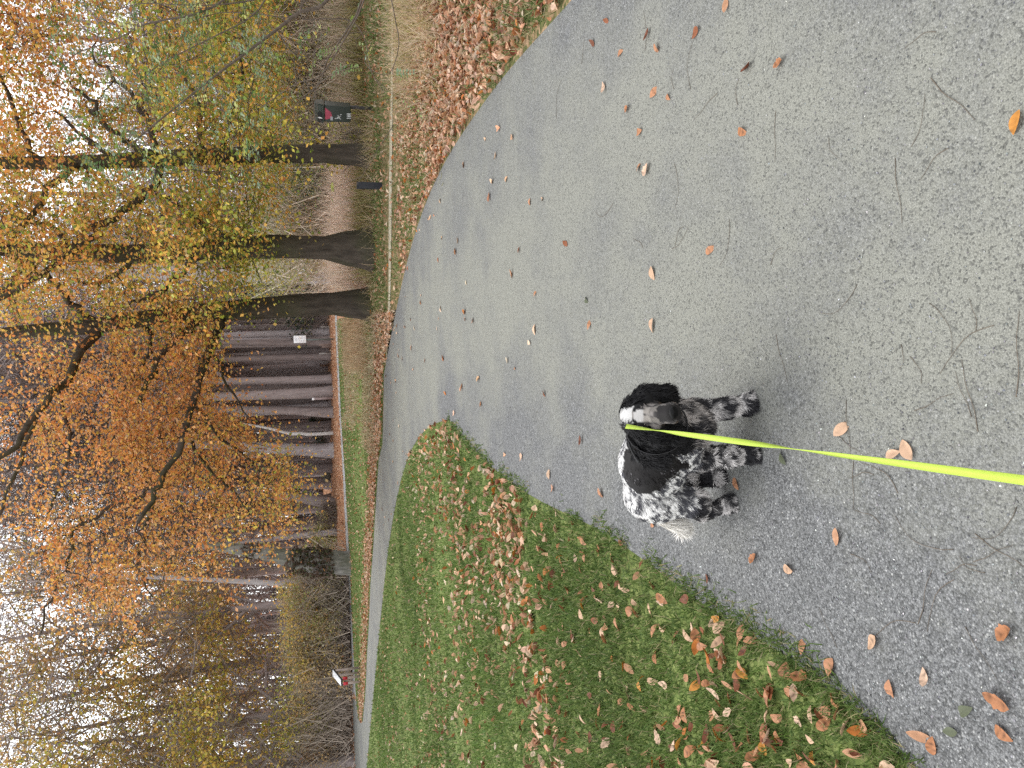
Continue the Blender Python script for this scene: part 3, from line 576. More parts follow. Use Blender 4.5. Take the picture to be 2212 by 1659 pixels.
# single trees one can tell apart
def stem(name, label, pts, Y, widths, m, cat_='tree', group=None, crown=None, flare=1.25, base=None):
    b = G(*(base or pts[0][:2])) if Y is None else P(pts[0][0], pts[0][1], Y)
    Y = b[1]; b[2] = 0; root = empty(name, b, label, cat_, group); q = [P(x, y, Y) for x, y in pts]; q[0] = b - np.array([0, 0, .15]); q = smooth_path(q, 3); r = np.interp(np.linspace(0, 1, len(q)), np.linspace(0, 1, len(widths)), widths) / 2 / FL * Y; r[0] *= flare
    mb = MB(); mb.tube(q, r, 12, .08); mb.build('trunk', m, root, True, origin=b)
    if crown is not None:
        o = link('crown', crown, None, root); o.location = (0, 0, 0)
    return root, q, r, b
stem('beech_tree', 'broad grey trunk behind the middle beech that carries a white board', [(712, 592), (690, 592), (640, 592), (560, 591), (480, 590), (300, 588), (60, 586)], 33., [48, 42, 40, 38, 36, 30, 16], M_palebark, crown=bare[2][1])
stem('beech_tree', 'slim straight trunk rising behind the dark evergreen bush', [(716, 890), (694, 890), (640, 887), (560, 885), (470, 884), (300, 880), (120, 880)], 43., [26, 22, 18, 16, 15, 12, 8], M_farbark, crown=bare[1][1])
stem('beech_tree', 'thick forked forest trunk left of the row of posts', [(708, 838), (690, 838), (640, 838), (560, 834), (520, 826), (480, 840), (430, 866), (330, 900)], 46., [40, 32, 28, 28, 26, 20, 16, 8], M_farbark, crown=bare[3][1])
stem('beech_tree', 'pale lilac-grey thick trunk beside the leaning birch pole', [(706, 973), (694, 973), (660, 971), (629, 970), (560, 966), (440, 960), (250, 955)], 45., [36, 29, 26, 24, 22, 18, 10], M_palebark, crown=bare[0][1])
r_, q_, rr_, b_ = stem('beech_tree', 'dark trunk with one thick root running out over the orange leaves', [(716, 1046), (700, 1044), (660, 1043), (620, 1042), (540, 1040), (400, 1036), (200, 1030)], None, [30, 24, 23, 23, 20, 16, 9], M_farbark, crown=bare[4][1])
m = MB(); Yr = b_[1]; m.tube(np.array([b_ + [0, 0, .5], b_ + [.35, -.1, .32], b_ + [1.0, -.2, .16], b_ + [2.0, -.3, .0], b_ + [2.6, -.3, -.1]]), [.3, .32, .24, .15, .06], 9, .1); m.build('root', M_ivybark, r_, True, origin=b_)
stem('beech_tree', 'grey leaning trunk between the rooted tree and the yellow-green bush', [(708, 1092), (690, 1083), (660, 1078), (620, 1072), (500, 1066), (300, 1060)], 46., [28, 22, 19, 17, 14, 9], M_farbark, crown=bare[2][1])
stem('birch_tree', 'thin white birch pole leaning crookedly in front of the forest', [(700, 936), (672, 938), (650, 936), (633, 937), (615, 934), (601, 930), (580, 925), (560, 921), (520, 914)], 44., [8, 7, 7, 7, 6, 6, 6, 5, 3], simple('white_birch_bark', (.62, .6, .58), .8, .12, 4))
# broken ivy-grown trunk
rt, q, r, b = stem('ivy_trunk', 'stout rough trunk with brown ivy at the end of the thin path', [(757, 1215), (740, 1216), (710, 1212), (690, 1214), (660, 1210), (640, 1206), (600, 1200), (540, 1190), (430, 1176)], None, [56, 50, 48, 52, 46, 44, 34, 26, 12], M_ivybark, 'tree')
n = 2600; i = rng.integers(2, len(q) - 3, n); a = rng.random(n) * 6.283; pts = q[i] + np.stack([np.cos(a), np.sin(a), rng.normal(0, .6, n)], 1) * (r[i] * (1.0 + .25 * rng.random(n)))[:, None]; pts = pts[vnoise(pts, 1.1, 12) > .5]; n = len(pts)
V, F, C = inst(LEAFQ, LQF, pts, rots(rng.random(n) * 6.28, rng.normal(0, .9, n), rng.normal(0, .9, n)), .1 + .08 * rng.random(n), pick([(.1, .065, .05), (.16, .1, .07), (.08, .085, .04)], n)); link('ivy', npmesh('ivy', V - b, F, C), M_leaf, rt)
stem('beech_tree', 'pale slender trunk left of the ivy-grown trunk, half hidden by brambles', [(742, 1262), (720, 1262), (690, 1263), (640, 1262), (560, 1258), (400, 1250), (150, 1240)], 34., [17, 14, 13, 12, 11, 8, 5], M_palebark, crown=bare[1][1])

# ------------------------------------------------------------------ leafy autumn trees and bushes along the forest edge
def leafcloud(centers, radii, n, names, wts, size, seed):
    g = np.random.default_rng(seed); k = len(centers); i = g.integers(0, k, n); v = g.normal(0, 1, (n, 3)); v /= np.linalg.norm(v, axis=1)[:, None]; rr = g.random(n) ** .45
    p = np.array(centers)[i] + v * rr[:, None] * np.array(radii)[i][:, None] * [1, 1, .75]
    p = p[vnoise(p, .8, seed % 50) * .6 + vnoise(p, 2.2, seed % 50 + 1) * .4 > .43]; m = len(p)
    c = mixpal(names, m, wts) * (.72 + .5 * vnoise(p, .9, seed % 40 + 2))[:, None]
    return inst(LEAFQ, LQF, p, rots(g.random(m) * 6.28, g.normal(0, .7, m), g.normal(0, .7, m)), size * (.7 + .6 * g.random(m)), c)
def autumn_tree(loc, H, rad, names, wts, nleaf, size, label, seed, h0=.25, thick=.22, group=None, dens=26, col=(.24, .2, .17)):
    m, tw, tips = twigcloud(dens, H, rad, H * h0, 1500, col, .014, seed, thick); root = empty('autumn_tree', loc, label, 'tree', group)
    me = m.mesh('trunk', True); link('trunk', me, M_farbark, root); link('branches', npmesh('branches', *tw), M_fartwig, root)
    g = np.random.default_rng(seed + 1); c = tips[g.integers(0, len(tips), 120)]; V, F, C = leafcloud(c, np.full(120, rad * .24), nleaf, names, wts, size, seed + 2); zz = V[F[:, 0], 2] / H; kp = g.random(len(zz) // 2).repeat(2) > np.clip((zz - .55) * 1.3, 0, .6); link('crown', npmesh('crown', V, F[kp], C), M_leaf, root)
OC = ('ochre peach olive brown gold'.split(), [6, 2.5, 2, 2.5, 2.5]); OL = ('olive lime yellow ochre'.split(), [4, 3, 3, 3]); YL = ('yellow gold lime ochre olive'.split(), [6, 4, 3, 3, 1])
at = [(1290, 40, 17, 5.5, OC, 15000, 'tall ochre-leaved tree standing left of the ivy-grown trunk'), (1345, 46, 18.5, 5.5, OC, 9000, 'thin-leaved tall tree behind the ochre tree, bare limbs against the sky'), (1405, 41, 17, 5., OC, 15000, 'dark-limbed tree with olive-brown leaves right of the slanted info desk'),
      (1475, 44, 17, 6., OC, 11000, 'high open-crowned tree rising straight behind the slanted info desk'), (1530, 37, 13, 4.6, YL, 15000, 'bushy yellow-green tree left of the slanted info desk'), (1600, 40, 15, 5.5, OC, 5000, 'tall ochre tree near the left frame side with sky showing through'), (1650, 35, 11, 4.5, YL, 13000, 'low yellow tree at the left frame side over dark twigs'), (1720, 38, 15, 5.5, OC, 11000, 'ochre tree cut off by the left frame side'),
      (1215, 48, 21, 5., OC, 9000, 'ochre-brown tree rising behind the ivy-grown trunk'), (1130, 52, 20, 5., OC, 8000, 'brown-leaved tree behind the drooping orange branches'), (1010, 50, 16, 4.5, OC, 8000, 'half-bare ochre tree at the forest edge behind the evergreen bush')]
for i, (y, Yd, H, rad, (nm, wt), nl, lab) in enumerate(at):
    q = P(715, y, Yd); q[2] = 0; autumn_tree(q, H, rad, nm, wt, nl, .165, lab, 300 + 7 * i, .12 if H < 15 else .2, .26, 'autumn trees along the forest edge')
def bush(name, loc, w_, h_, names, wts, nleaf, size, label, seed, group=None, ntw=700, tcol=(.2, .165, .14), lm=None):
    g = np.random.default_rng(seed); root = empty(name, loc, label, 'bush', group); a = np.c_[g.normal(0, w_ * .22, (ntw, 2)), g.random(ntw) ** 1.5 * h_ * .6]; d = np.c_[g.normal(0, .55, (ntw, 2)), .4 + g.random(ntw)]; d /= np.linalg.norm(d, axis=1)[:, None]; L = h_ * (.25 + .4 * g.random(ntw)); sv = np.cross(d, g.normal(0, 1, (ntw, 3))); sv /= np.linalg.norm(sv, axis=1)[:, None]; k = .006 + .0035 * np.linalg.norm(loc[:2]) / 12
    V = np.stack([a - sv * k, a + sv * k, a + d * L[:, None]], 1).reshape(-1, 3); link('stems', npmesh('stems', V, np.arange(len(V)).reshape(-1, 3), np.repeat(np.array([tcol]) * (.6 + .8 * g.random((ntw, 1))), 3, 0)), M_fartwig, root)
    if nleaf:
        c = np.c_[g.normal(0, w_ * .26, (26, 2)), h_ * (.15 + .7 * g.random(26))]; V, F, C = leafcloud(c, np.full(26, .26 * min(w_, h_ * 1.2)), nleaf, names, wts, size, seed + 3); link('foliage', npmesh('foliage', V, F, C), lm or M_leaf, root)
    return root
PAL_LEAF['dark'] = (.035, .055, .035); PAL_LEAF['bluegreen'] = (.06, .085, .06); PAL_LEAF['sage'] = (.33, .35, .23); PAL_LEAF['drab'] = (.34, .29, .2)
def at_(x, y): return G(x, y)
bush('evergreen_bush', at_(714, 905), 1.9, 1.35, ['dark', 'bluegreen'], [3, 2], 3800, .11, 'dark evergreen bush in front of the slim straight trunk', 501, 'evergreen bushes in front of the forest'); bush('evergreen_bush', at_(712, 945), 1.5, 1.2, ['dark', 'bluegreen'], [3, 2], 2600, .11, 'dark evergreen bush at the foot of the leaning birch pole', 502, 'evergreen bushes in front of the forest')
bush('evergreen_bush', at_(706, 742), 1.8, 1.2, ['dark', 'bluegreen'], [3, 2], 1600, .1, 'low dark green bush behind the white notice board', 503); bush('evergreen_bush', at_(708, 628), 4., 6., ['dark', 'bluegreen', 'olive'], [4, 3, 1], 7000, .13, 'tall dark evergreen between the middle and the left beech', 504)
bush('leafy_bush', at_(726, 1150), 3., 1.7, ['olive', 'lime', 'sage', 'yellow'], [4, 2, 3, 1.5], 6000, .09, 'yellow-green bush right of the ivy-grown trunk', 505)
bush('leafy_bush', at_(728, 1105), 1.6, 1.2, ['drab', 'olive', 'ochre'], [3, 2, 2], 1800, .08, 'small tan-leaved bush beside the grey leaning trunk', 512)
for i, (x, y, w_, h_, nm, wt, lab) in enumerate([(757, 1275, 3.4, 2.6, 'olive brown drab', [3, 3, 3], 'brambly olive bush left of the ivy-grown trunk'), (758, 1325, 3.5, 3.4, 'gold ochre yellow olive', [3, 4, 2, 2], 'golden bush midway between the ivy-grown trunk and the info desk'), (759, 1385, 3.5, 3., 'olive drab brown', [3, 3, 3], 'dull olive bush right of the info desk'), (761, 1430, 3.6, 2.6, 'ochre drab brown', [3, 3, 2], 'brown twiggy bush just behind the info desk'), (762, 1485, 3.6, 2.8, 'ochre drab rust', [3, 3, 1], 'brown twiggy bush left behind the info desk'), (763, 1540, 3.6, 3.6, 'lime yellow olive ochre', [3, 3, 3, 2], 'yellow-green bush above the fork of the two paths'), (764, 1600, 3.8, 3., 'brown drab ochre', [4, 3, 1], 'dark twiggy bush beyond the fork of the two paths'), (765, 1650, 3.6, 2.8, 'brown drab rust', [4, 3, 1], 'dark brown bush at the left frame side')]):
    q = at_(x, y); q[1] += 1.2; nm = nm.split(); bush('leafy_bush', q, w_, h_, nm, wt, 8000 if 'twiggy' not in lab and 'dark' not in lab else 4500, .1, lab, 520 + 11 * i, 'bushes along the left forest edge', 1000, (.36, .3, .25))
# scrub behind the reeds on the right
for i, (y, Yd, w_, h_, nm, wt, lab) in enumerate([(495, 24, 3., 3.3, 'sage olive drab yellow', [3, 3, 3, 1.5], 'grey-green scrub bush just right of the middle beech'), (445, 23, 3., 3.2, 'sage olive drab', [3, 2, 4], 'olive-grey scrub bush between the middle and right beeches'), (395, 24, 3., 3.4, 'sage drab brown', [3, 4, 2], 'twiggy drab scrub bush beside the right beech'), (280, 21, 2.8, 3., 'sage bluegreen olive', [4, 3, 2], 'grey-green willow bush right of the right beech'), (225, 23, 3., 3.3, 'sage bluegreen olive', [4, 3, 2], 'grey-green willow bush straight behind the waste bin'), (150, 20, 3., 2.6, 'drab sage brown', [4, 2, 2], 'drab brown scrub bush right of the waste bin'), (80, 19, 3., 2.6, 'olive drab sage', [3, 3, 3], 'olive scrub bush near the right frame side'), (10, 19, 3., 2.8, 'olive drab lime', [3, 3, 2], 'olive scrub bush cut by the right frame side'), (540, 27, 3., 4., 'olive sage lime yellow', [3, 3, 2, 1.5], 'yellowish scrub behind the middle beech')]):
    q = P(740, y, Yd); q[2] = 0; bush('scrub_bush', q, w_, h_, nm.split(), wt, 7000, .075, lab, 640 + 13 * i, 'scrub bushes behind the reeds', 900, (.6, .52, .44))
q = G(804, 305); q[1] += .8; bush('sapling', q, .8, 1.45, ['yellow', 'lime', 'gold'], [4, 3, 1], 260, .075, 'small sapling with bright yellow leaves right of the straight beech trunk', 801, None, 60)
q = G(806, 262); q[1] += 1.2; bush('sapling', q, .9, .9, ['lime', 'green', 'yellow'], [4, 3, 1], 240, .06, 'low green-leaved shoots below the waste bin', 802, None, 60)
# pale reeds
def reeds(name, label, y0, y1, Y0, Y1, n, h0, h1, pal, seed):
    g = np.random.default_rng(seed); yy = y0 + (y1 - y0) * g.random(n); Yd = Y0 + (Y1 - Y0) * g.random(n); p = np.array([P(760, a, b) for a, b in zip(yy, Yd)]); p[:, 2] = 0; hh = (h0 + (h1 - h0) * g.random(n)) * (.6 + .6 * vnoise(p, .9, seed))
    V, F, C = blades(p, hh, np.full(n, .011), pick(pal, n), .3); tag(link(name, npmesh(name, V, F, C), M_reed), label, 'reeds', kind='stuff')
PR = [(.7, .56, .46), (.8, .68, .58), (.54, .42, .32), (.62, .5, .4)]
reeds('pale_reeds', 'pale pinkish dry reeds between the beeches behind the black post', 330, 640, 16.6, 21, 5200, .5, 1.25, PR, 61); reeds('brown_reeds', 'brownish dry reeds behind and right of the waste bin', -120, 330, 15.6, 19.5, 5200, .4, 1.1, [(.5, .4, .31), (.62, .5, .41), (.4, .33, .22), (.3, .29, .15)], 62)
reeds('dry_grass_heap', 'flattened dry grass beyond the left beech', 690, 800, 17.5, 26, 2600, .12, .4, [(.42, .3, .2), (.5, .38, .26), (.34, .22, .13)], 63); reeds('green_sedge', 'olive grass fringe at the foot of the reeds', -120, 600, 15.2, 16.6, 3200, .2, .6, [(.2, .2, .07), (.3, .27, .11), (.4, .33, .18)], 64)
# ------------------------------------------------------------------ fallen leaves
def hi_leaf(lobes=0):
    c = rng.choice([-.35, -.15, .1, .3, .5]); return leaf_tpl(8, c, rng.uniform(.1, .7), rng.uniform(-1, 1), rng.uniform(.42, .6) if not lobes else .55, lobes)
lv_path = []
cand = shells(path_poly, [(1.1, 2, 3), (2, 4, 4), (4, 9, 6), (9, 17, 5)], lambda p: np.clip(.2 + 1.0 * np.exp(-np.minimum(distline(p, right_edge), distline(p, lawn_edge)) / .35) + .25 * (distline(p, right_edge) < 1.6), 0, 1))
cand = cand[~((cand[:, 0] > -.75) & (cand[:, 0] < .1) & (cand[:, 1] > 1.95) & (cand[:, 1] < 2.65))]
fixed = np.array([G(*p) for p in [(2205, 265), (1826, 927), (1937, 981), (1967, 970), (1815, 1158), (1711, 1228), (1635, 1205), (1595, 1043), (1540, 540), (1610, 285), (1690, 138), (1622, 148), (2165, 1510), (2183, 1365), (2175, 1582), (1930, 1490), (2022, 1610), (1998, 1588), (1740, 1395), (1800, 1440), (1535, 1250), (1415, 590), (1415, 703), (1278, 700), (1385, 360), (1448, 210), (1310, 190), (1418, 200), (1344, 115), (1425, 105), (1315, 45), (1175, 430), (1125, 540), (1160, 635), (1180, 850), (1115, 795), (1008, 690), (1575, 12), (1405, 75)]])
p_path = np.concatenate([fixed, cand[rng.permutation(len(cand))]]); p_path[:, 2] = .012
p_lawn = shells(lawn_poly, [(1.2, 3, 230), (3, 6, 270), (6, 11, 170), (11, 20, 60), (20, 34, 18)], lambda p: np.clip(.16 + 1.0 * np.exp(-distline(p, lawn_edge + [l0]) / 1.4), 0, 1) * (.3 + .8 * (vnoise(p, 1.1, 21) > .42)), (-70, 20)); p_lawn[:, 2] = .016 + .014 * rng.random(len(p_lawn))
def ver(p):
    d = distline(p, right_edge[:10] + [right_edge[10]]); n_ = vnoise(p, .9, 22) * .6 + vnoise(p, 3., 23) * .4
    return np.clip((1.25 - .26 * d) * (.35 + 1.2 * (n_ > .36)), .06, 1) * np.clip(d / .15, .3, 1)
p_ver = shells(verge_poly, [(3, 6, 800), (6, 10, 760), (10, 18, 480)], ver, (-5, 60)); p_ver = p_ver[~inpoly(p_ver, trail_poly) | (rng.random(len(p_ver)) < .15)]; p_ver[:, 2] = .02 + .05 * rng.random(len(p_ver)) * vnoise(p_ver, 2., 3)
def strip(p): 
    d = distline(p, right_edge[-3:] + far_edge); return np.clip(1.25 - d / 1.5, .05, 1) * np.clip(.4 + vnoise(p, 1., 24), 0, 1)
p_str = shells(grass_far_poly, [(11, 16, 420), (16, 22, 330), (22, 32, 170), (32, 42, 90)], strip, (-60, 25)); p_str[:, 2] = .03 + .03 * rng.random(len(p_str))
big = [np.array([-30., 36]), np.array([-14., 33.2]), np.array([-7., 32.9]), np.array([3.5, 34.2]), np.array([9., 36]), np.array([9., 55]), np.array([-30., 55])]
p_for = shells(big, [(30, 40, 22), (40, 56, 9)], None, (-50, 20)); p_for[:, 2] = .03
sets = [('gravel', p_path, 'the grey gravel path'), ('lawn', p_lawn, 'the lawn left of the path'), ('verge', p_ver, 'the leaf-covered verge right of the path'), ('strip', p_str, ''), ('forest', p_for, '')]
KINDS = [('copper-brown', [(.52, .25, .13), (.46, .2, .09), (.56, .3, .17)], 4), ('pale tan', [(.68, .45, .3), (.72, .5, .36), (.62, .4, .26)], 2.6), ('dark russet', [(.2, .065, .03), (.3, .1, .04)], 1.6), ('bright orange', [(.52, .17, .03), (.6, .26, .05)], 1)]
variants = []
for ki, (nm, pal, wt) in enumerate(KINDS):
    for k in range(5):
        V, F, S = hi_leaf(3 if (ki in (0, 1) and k == 4) else 0); c = np.array(pal[k % len(pal)])[None] * S[:, None] * (.85 + .3 * rng.random((len(S), 1)))
        sp = rng.random(len(S)) < .08; c[sp] *= .45; me = npmesh('fallen_leaf', V, F, c, True); me.materials.append(M_dead); variants.append((ki, me))
allp = np.concatenate([s[1] for s in sets]); sid = np.concatenate([np.full(len(s[1]), i) for i, s in enumerate(sets)]); x, y, d = proj(allp)
score = np.where((x > 0) & (x < 2212) & (y > 0) & (y < 1659), 1 / d, 0); score[:len(fixed)] += 1; order = np.argsort(-score); one = order[:300]; rest = order[300:]
wts = np.array([k[2] for k in KINDS]) / sum(k[2] for k in KINDS)
for i in one:
    s = sets[sid[i]]; ki = rng.choice(4, p=wts); ki = 3 if i == 0 else (0 if ki == 3 and sid[i] == 0 else ki);  me = random.choice([v[1] for v in variants if v[0] == ki]); o = link('fallen_leaf', me, None, None, allp[i]); z = rng.uniform(.042, .065) if sid[i] == 0 else rng.uniform(.044, .074)
    o.scale = (z, z, z * .8); o.rotation_euler = (rng.normal(0, .2 if sid[i] == 0 else .5), rng.normal(0, .2 if sid[i] == 0 else .45), rng.random() * 6.283); 
    if sid[i] == 0: o.location.z = .012 + z * .04
    tag(o, f'{KINDS[ki][0]} dry fallen leaf lying on {s[2]}', 'leaf', f'fallen leaves on {s[2]}')
parts = []
def lod(ii, rows, nt_):
    if not len(ii): return
    for k in range(nt_):
        jj = ii[k::nt_]
        if not len(jj): continue
        V, F, S = leaf_tpl(rows, rng.uniform(-.4, .6), rng.uniform(.2, .8), rng.uniform(-1, 1), rng.uniform(.45, .62)); n = len(jj); fl = np.where(sid[jj] == 0, .15, .65)
        F = np.concatenate([F[:, [0, 1, 2]], F[:, [0, 2, 3]]]); parts.append(inst(V, F, allp[jj], rots(rng.random(n) * 6.283, rng.normal(0, 1, n) * fl, rng.normal(0, 1, n) * fl), .045 + .035 * rng.random(n) + .0008 * d[jj], pick(PAL_DEAD, n, WT_DEAD), S))
dd = d[rest]; lod(rest[(dd > -9) & (dd < 8)], 4, 8); lod(rest[dd >= 8], 2, 6)
V, F, C = cat(parts); tag(link('fallen_leaves', npmesh('fallen_leaves', V, F, C, True), M_dead), 'thousands of smaller and farther fallen leaves strewn over verge, lawn and forest edge', 'leaves', kind='stuff')
for x_, y_ in [(1690, 990), (1266, 648), (2085, 1535), (2055, 1580)]:
    q = G(x_, y_, .013); V, F, S = hi_leaf(); o = link('green_leaf', npmesh('green_leaf', V, F, np.array([(.13, .15, .09)]) * S[:, None], True), M_dead, None, q); o.scale = (.042, .045, .04); o.rotation_euler.z = rng.random() * 6.28; tag(o, 'dull grey-green fallen leaf lying on the gravel path', 'leaf', 'green leaves on the gravel path')

# ------------------------------------------------------------------ dog waste bin
def bin_():
    b = G(808, 246); Yb = b[1]; k = Yb / FL; M_g = simple('dark_green_plastic', (.022, .03, .024), .45, .1, 8, 0, 0, .4); M_gm = simple('grey_steel_post', (.1, .095, .1), .55, .15, 20, 0, .3)
    yaw = R_(-41); root = empty('dog_waste_bin', b, 'dark green dog waste bin with a hooded lid on a grey post', 'waste bin', None, yaw)
    m = MB(); m.box((.045, .16, .54), (.05, .05, 1.12)); m.build('post', M_gm, root)
    m = MB(); m.box((0, 0, .61), (.29, .24, .48), 0, 1.1); o = m.build('body', M_g, root); bevel(o, .022, 3)
    m = MB(); m.box((0, .02, .60), (.018, .232, .46)); 
    hood = MB(); prof = [(-.15, .0), (-.155, .04), (-.12, .12), (-.05, .165), (.06, .175), (.14, .15), (.15, 0)]     # side profile (y,z) of the lid
    L = [[-.175, y_, z_ + .862] for y_, z_ in prof]; Rr = [[.175, y_, z_ + .862] for y_, z_ in prof]; nn = len(prof); F = [tuple(range(nn - 1, -1, -1)), tuple(range(nn, 2 * nn))] + [(i, (i + 1) % nn, nn + (i + 1) % nn, nn + i) for i in range(nn)]
    bm = bmesh.new(); vs = [bm.verts.new(v) for v in L + Rr]; [bm.faces.new([vs[i] for i in f]) for f in F]; bmesh.ops.recalc_face_normals(bm, faces=bm.faces); bmesh.ops.bevel(bm, geom=list(bm.edges), offset=.018, segments=2, affect='EDGES'); me = bpy.data.meshes.new('lid'); bm.to_mesh(me); bm.free(); lid = link('lid', me, simple('green_lid_plastic', (.04, .052, .044), .4, .1, 8, 0, 0, .4), root)
    def disc(name, c, rx, rz, mt, par, tilt, sq=2.6, n=28):
        a = np.linspace(0, 6.283, n, False); ca, sa = np.cos(a), np.sin(a); px = rx * np.sign(ca) * np.abs(ca) ** (2 / sq); pz = rz * np.sign(sa) * np.abs(sa) ** (2 / sq)
        V = np.stack([px, pz * math.sin(tilt) , pz * math.cos(tilt)], 1) + np.array(c); return link(name, npmesh(name, V, [np.array([list(range(n))])]), mt, par)
    ap = disc('opening', (-.06, -.1455, .943), .10, .042, M_black, lid, R_(23)); ap.location.y -= .004  # flat black disc, its colour stands in for the shade inside the hole
    m = MB(); m.box((-.07, -.156, .942), (.022, .003, .08), 0, 1, (1, 1, 1), (R_(-23), 'X')); m.build('white_stripe', M_white, ap)
    yf = lambda z: -(.12 + .012 * (z - .35) / .5) - .003
    def decal(name, pts, mt, par=root, off=0.):
        n = len(pts); V = np.array([[x, yf(z) - off, z] for x, z in pts]); return link(name, npmesh(name, V, [np.array([list(range(n))])]), mt, par)
    decal('pink_sticker', [(-.11, .846), (.12, .846), (.03, .735), (-.07, .715)], simple('pink_red_vinyl', (.36, .06, .1), .5, .2, 12))
    decal('white_sticker', [(-.12, .752), (-.045, .752), (-.045, .71), (-.12, .71)], M_ink, root, .002)
    decal('emblem', [(-.06 + .062 * math.cos(t), .6 + .07 * math.sin(t)) for t in np.linspace(0, 6.283, 24, False)], simple('dark_roundel', (.035, .042, .04), .5, .05))
    Mw = simple('worn_white_print', (.48, .5, .5), .6, .1)
    # little figure dropping litter
    f = MB()
    def bar(a, b_, wd):
        a = np.array([a[0], 0, a[1]]); b_ = np.array([b_[0], 0, b_[1]]); d_ = (b_ - a) / np.linalg.norm(b_ - a); s = np.array([-d_[2], 0, d_[0]]) * wd / 2; Q = np.array([a - s, a + s, b_ + s, b_ - s]); Q[:, 1] = [yf(z) - .0045 for z in Q[:, 2]]; f.add(Q, [(0, 1, 2, 3)])
    bar((-.075, .64), (-.06, .6), .02); bar((-.06, .6), (-.088, .56), .013); bar((-.06, .6), (-.03, .565), .013); bar((-.07, .632), (-.03, .6), .011); bar((-.03, .6), (-.012, .615), .01); bar((-.083, .655), (-.073, .668), .018); bar((-.01, .57), (.01, .545), .012); f.build('white_figure', Mw, root)
    f = MB(); bar((-.065, .37), (-.065, .45), .014); bar((-.035, .37), (-.035, .45), .012); bar((-.035, .45), (-.012, .37), .011); bar((-.012, .37), (-.004, .45), .012); bar((-.005, .45), (.02, .37), .012); bar((.024, .37), (.024, .45), .014); f.build('white_lettering', Mw, root)
    for c in root.children:
        if c.name.split('.')[0] != 'post': c.location.z += .075
    root.scale = (.97, .97, .97)
bin_()
# black post
b = G(826, 402); o = empty('bollard', b, 'short square black post standing by the worn trail', 'post'); m = MB(); m.box((0, 0, .21), (.105, .105, .46)); s = m.build('post', simple('black_recycled_plastic', (.024, .026, .032), .6, .2, 30), o); bevel(s, .008, 2); m = MB(); m.box((0, 0, .4415), (.112, .112, .004)); m.build('cap', simple('paler_black_top', (.045, .047, .052), .7, .2), o)  # thin top plate in a paler black than the shaft
# white board on the grey trunk
q = P(657, 590.5, 33.); q[1] -= .52; k = q[1] / FL; root = empty('tree_board', q, 'white board crossed by dark marks, fixed to the broad grey trunk', 'sign'); W_, H_ = 16.5 * k, 24 * k
m = MB(); m.box((0, 0, 0), (W_, .02, H_)); o = m.build('board', M_white, root); bevel(o, .009, 2)
f = MB()
for i in range(26):
    a = np.array([rng.uniform(-.42, .42) * W_, 0, rng.uniform(-.42, .42) * H_]); t = rng.random() * 6.28; L = rng.uniform(.05, .12); e = a + np.array([math.cos(t), 0, math.sin(t)]) * L; e[0] = np.clip(e[0], -.46 * W_, .46 * W_); e[2] = np.clip(e[2], -.46 * H_, .46 * H_); d_ = (e - a) / (np.linalg.norm(e - a) + 1e-6); s = np.array([-d_[2], 0, d_[0]]) * rng.uniform(.006, .014); mid = (a + e) / 2 + s * 1.5
    f.add(np.array([a - s * .4, a + s * .4, mid + s, e, mid - s]) + np.array([0, -.0125, 0]), [(0, 1, 2), (0, 2, 4), (4, 2, 3)])
f.build('dark_marks', simple('dark_green_marks', (.09, .1, .07), .7, .2), root)  # dark strokes on the board stand in for leaves that partly cover it
# notice board on a pole
b = G(722, 732.5); k = b[1] / FL; root = empty('notice_board', b, 'white notice board on a grey pole by the row of posts', 'sign'); px = lambda v: v * k
m = MB(); m.tube(np.array([[0, 0, 0], [0, 0, px(73)]]), px(1.6), 10); m.build('pole', simple('grey_painted_pole', (.12, .14, .13), .6, .1), root, True); m = MB(); m.tube(np.array([[0, 0, px(72.5)], [0, 0, px(73.5)], [0, 0, px(74.8)], [0, 0, px(75.6)]]), [px(.5), px(1.2), px(1.2), px(.4)], 10); m.build('finial', M_white, root, True)
cx = px(1.2); cz = px(722 - 652.5); m = MB(); m.box((cx, -px(1.9), cz), (px(15.2), .02, px(24.6))); o = m.build('board', M_white, root); bevel(o, .006, 2); f = MB()
for rx, w_, z_ in [(-.05, .5, .36), (-.05, .62, .28), (.1, .3, .12), (-.25, .25, .02), (.12, .35, 0), (.18, .3, -.1), (-.22, .3, -.12), (.15, .34, -.2), (-.2, .36, -.3), (.2, .2, -.36)]: f.box((cx + rx * px(15), -px(1.9) - .0125, cz + z_ * px(24.6)), (w_ * px(15) * .7, .003, px(.7)))
f.build('printed_lines', simple('pale_grey_print', (.5, .5, .58), .6, .1), root)
# row of short wooden posts
for i, (x0, x1, y, wd, c) in enumerate([(718, 691, 744, 4.2, 0), (716, 696, 749, 4., 0), (715, 691, 763, 3.8, 1), (713, 691, 782, 3.8, 1), (712, 692, 789, 4.4, 2), (710, 692, 801, 3.6, 1), (709, 691, 813, 4., 2), (712, 693, 706, 3.4, 1)]):
    b = G(x0, y); k = b[1] / FL; o = empty('wooden_post', b, ['short weathered wooden post close beside the notice board pole', 'short pale grey wooden post in the row before the forest', 'short brown wooden post in the row before the forest'][c], 'post', 'row of wooden posts before the forest'); m = MB(); m.tube(np.array([[0, 0, -.1], [0, 0, (x0 - x1) * k * .97], [0, 0, (x0 - x1) * k]]), [wd * k / 2, wd * k / 2, wd * k * .42], 9); m.build('shaft', simple(f'weathered_post_wood', [(.2, .15, .13), (.36, .33, .31), (.22, .14, .1)][c], .9, .2, 8), o, True)
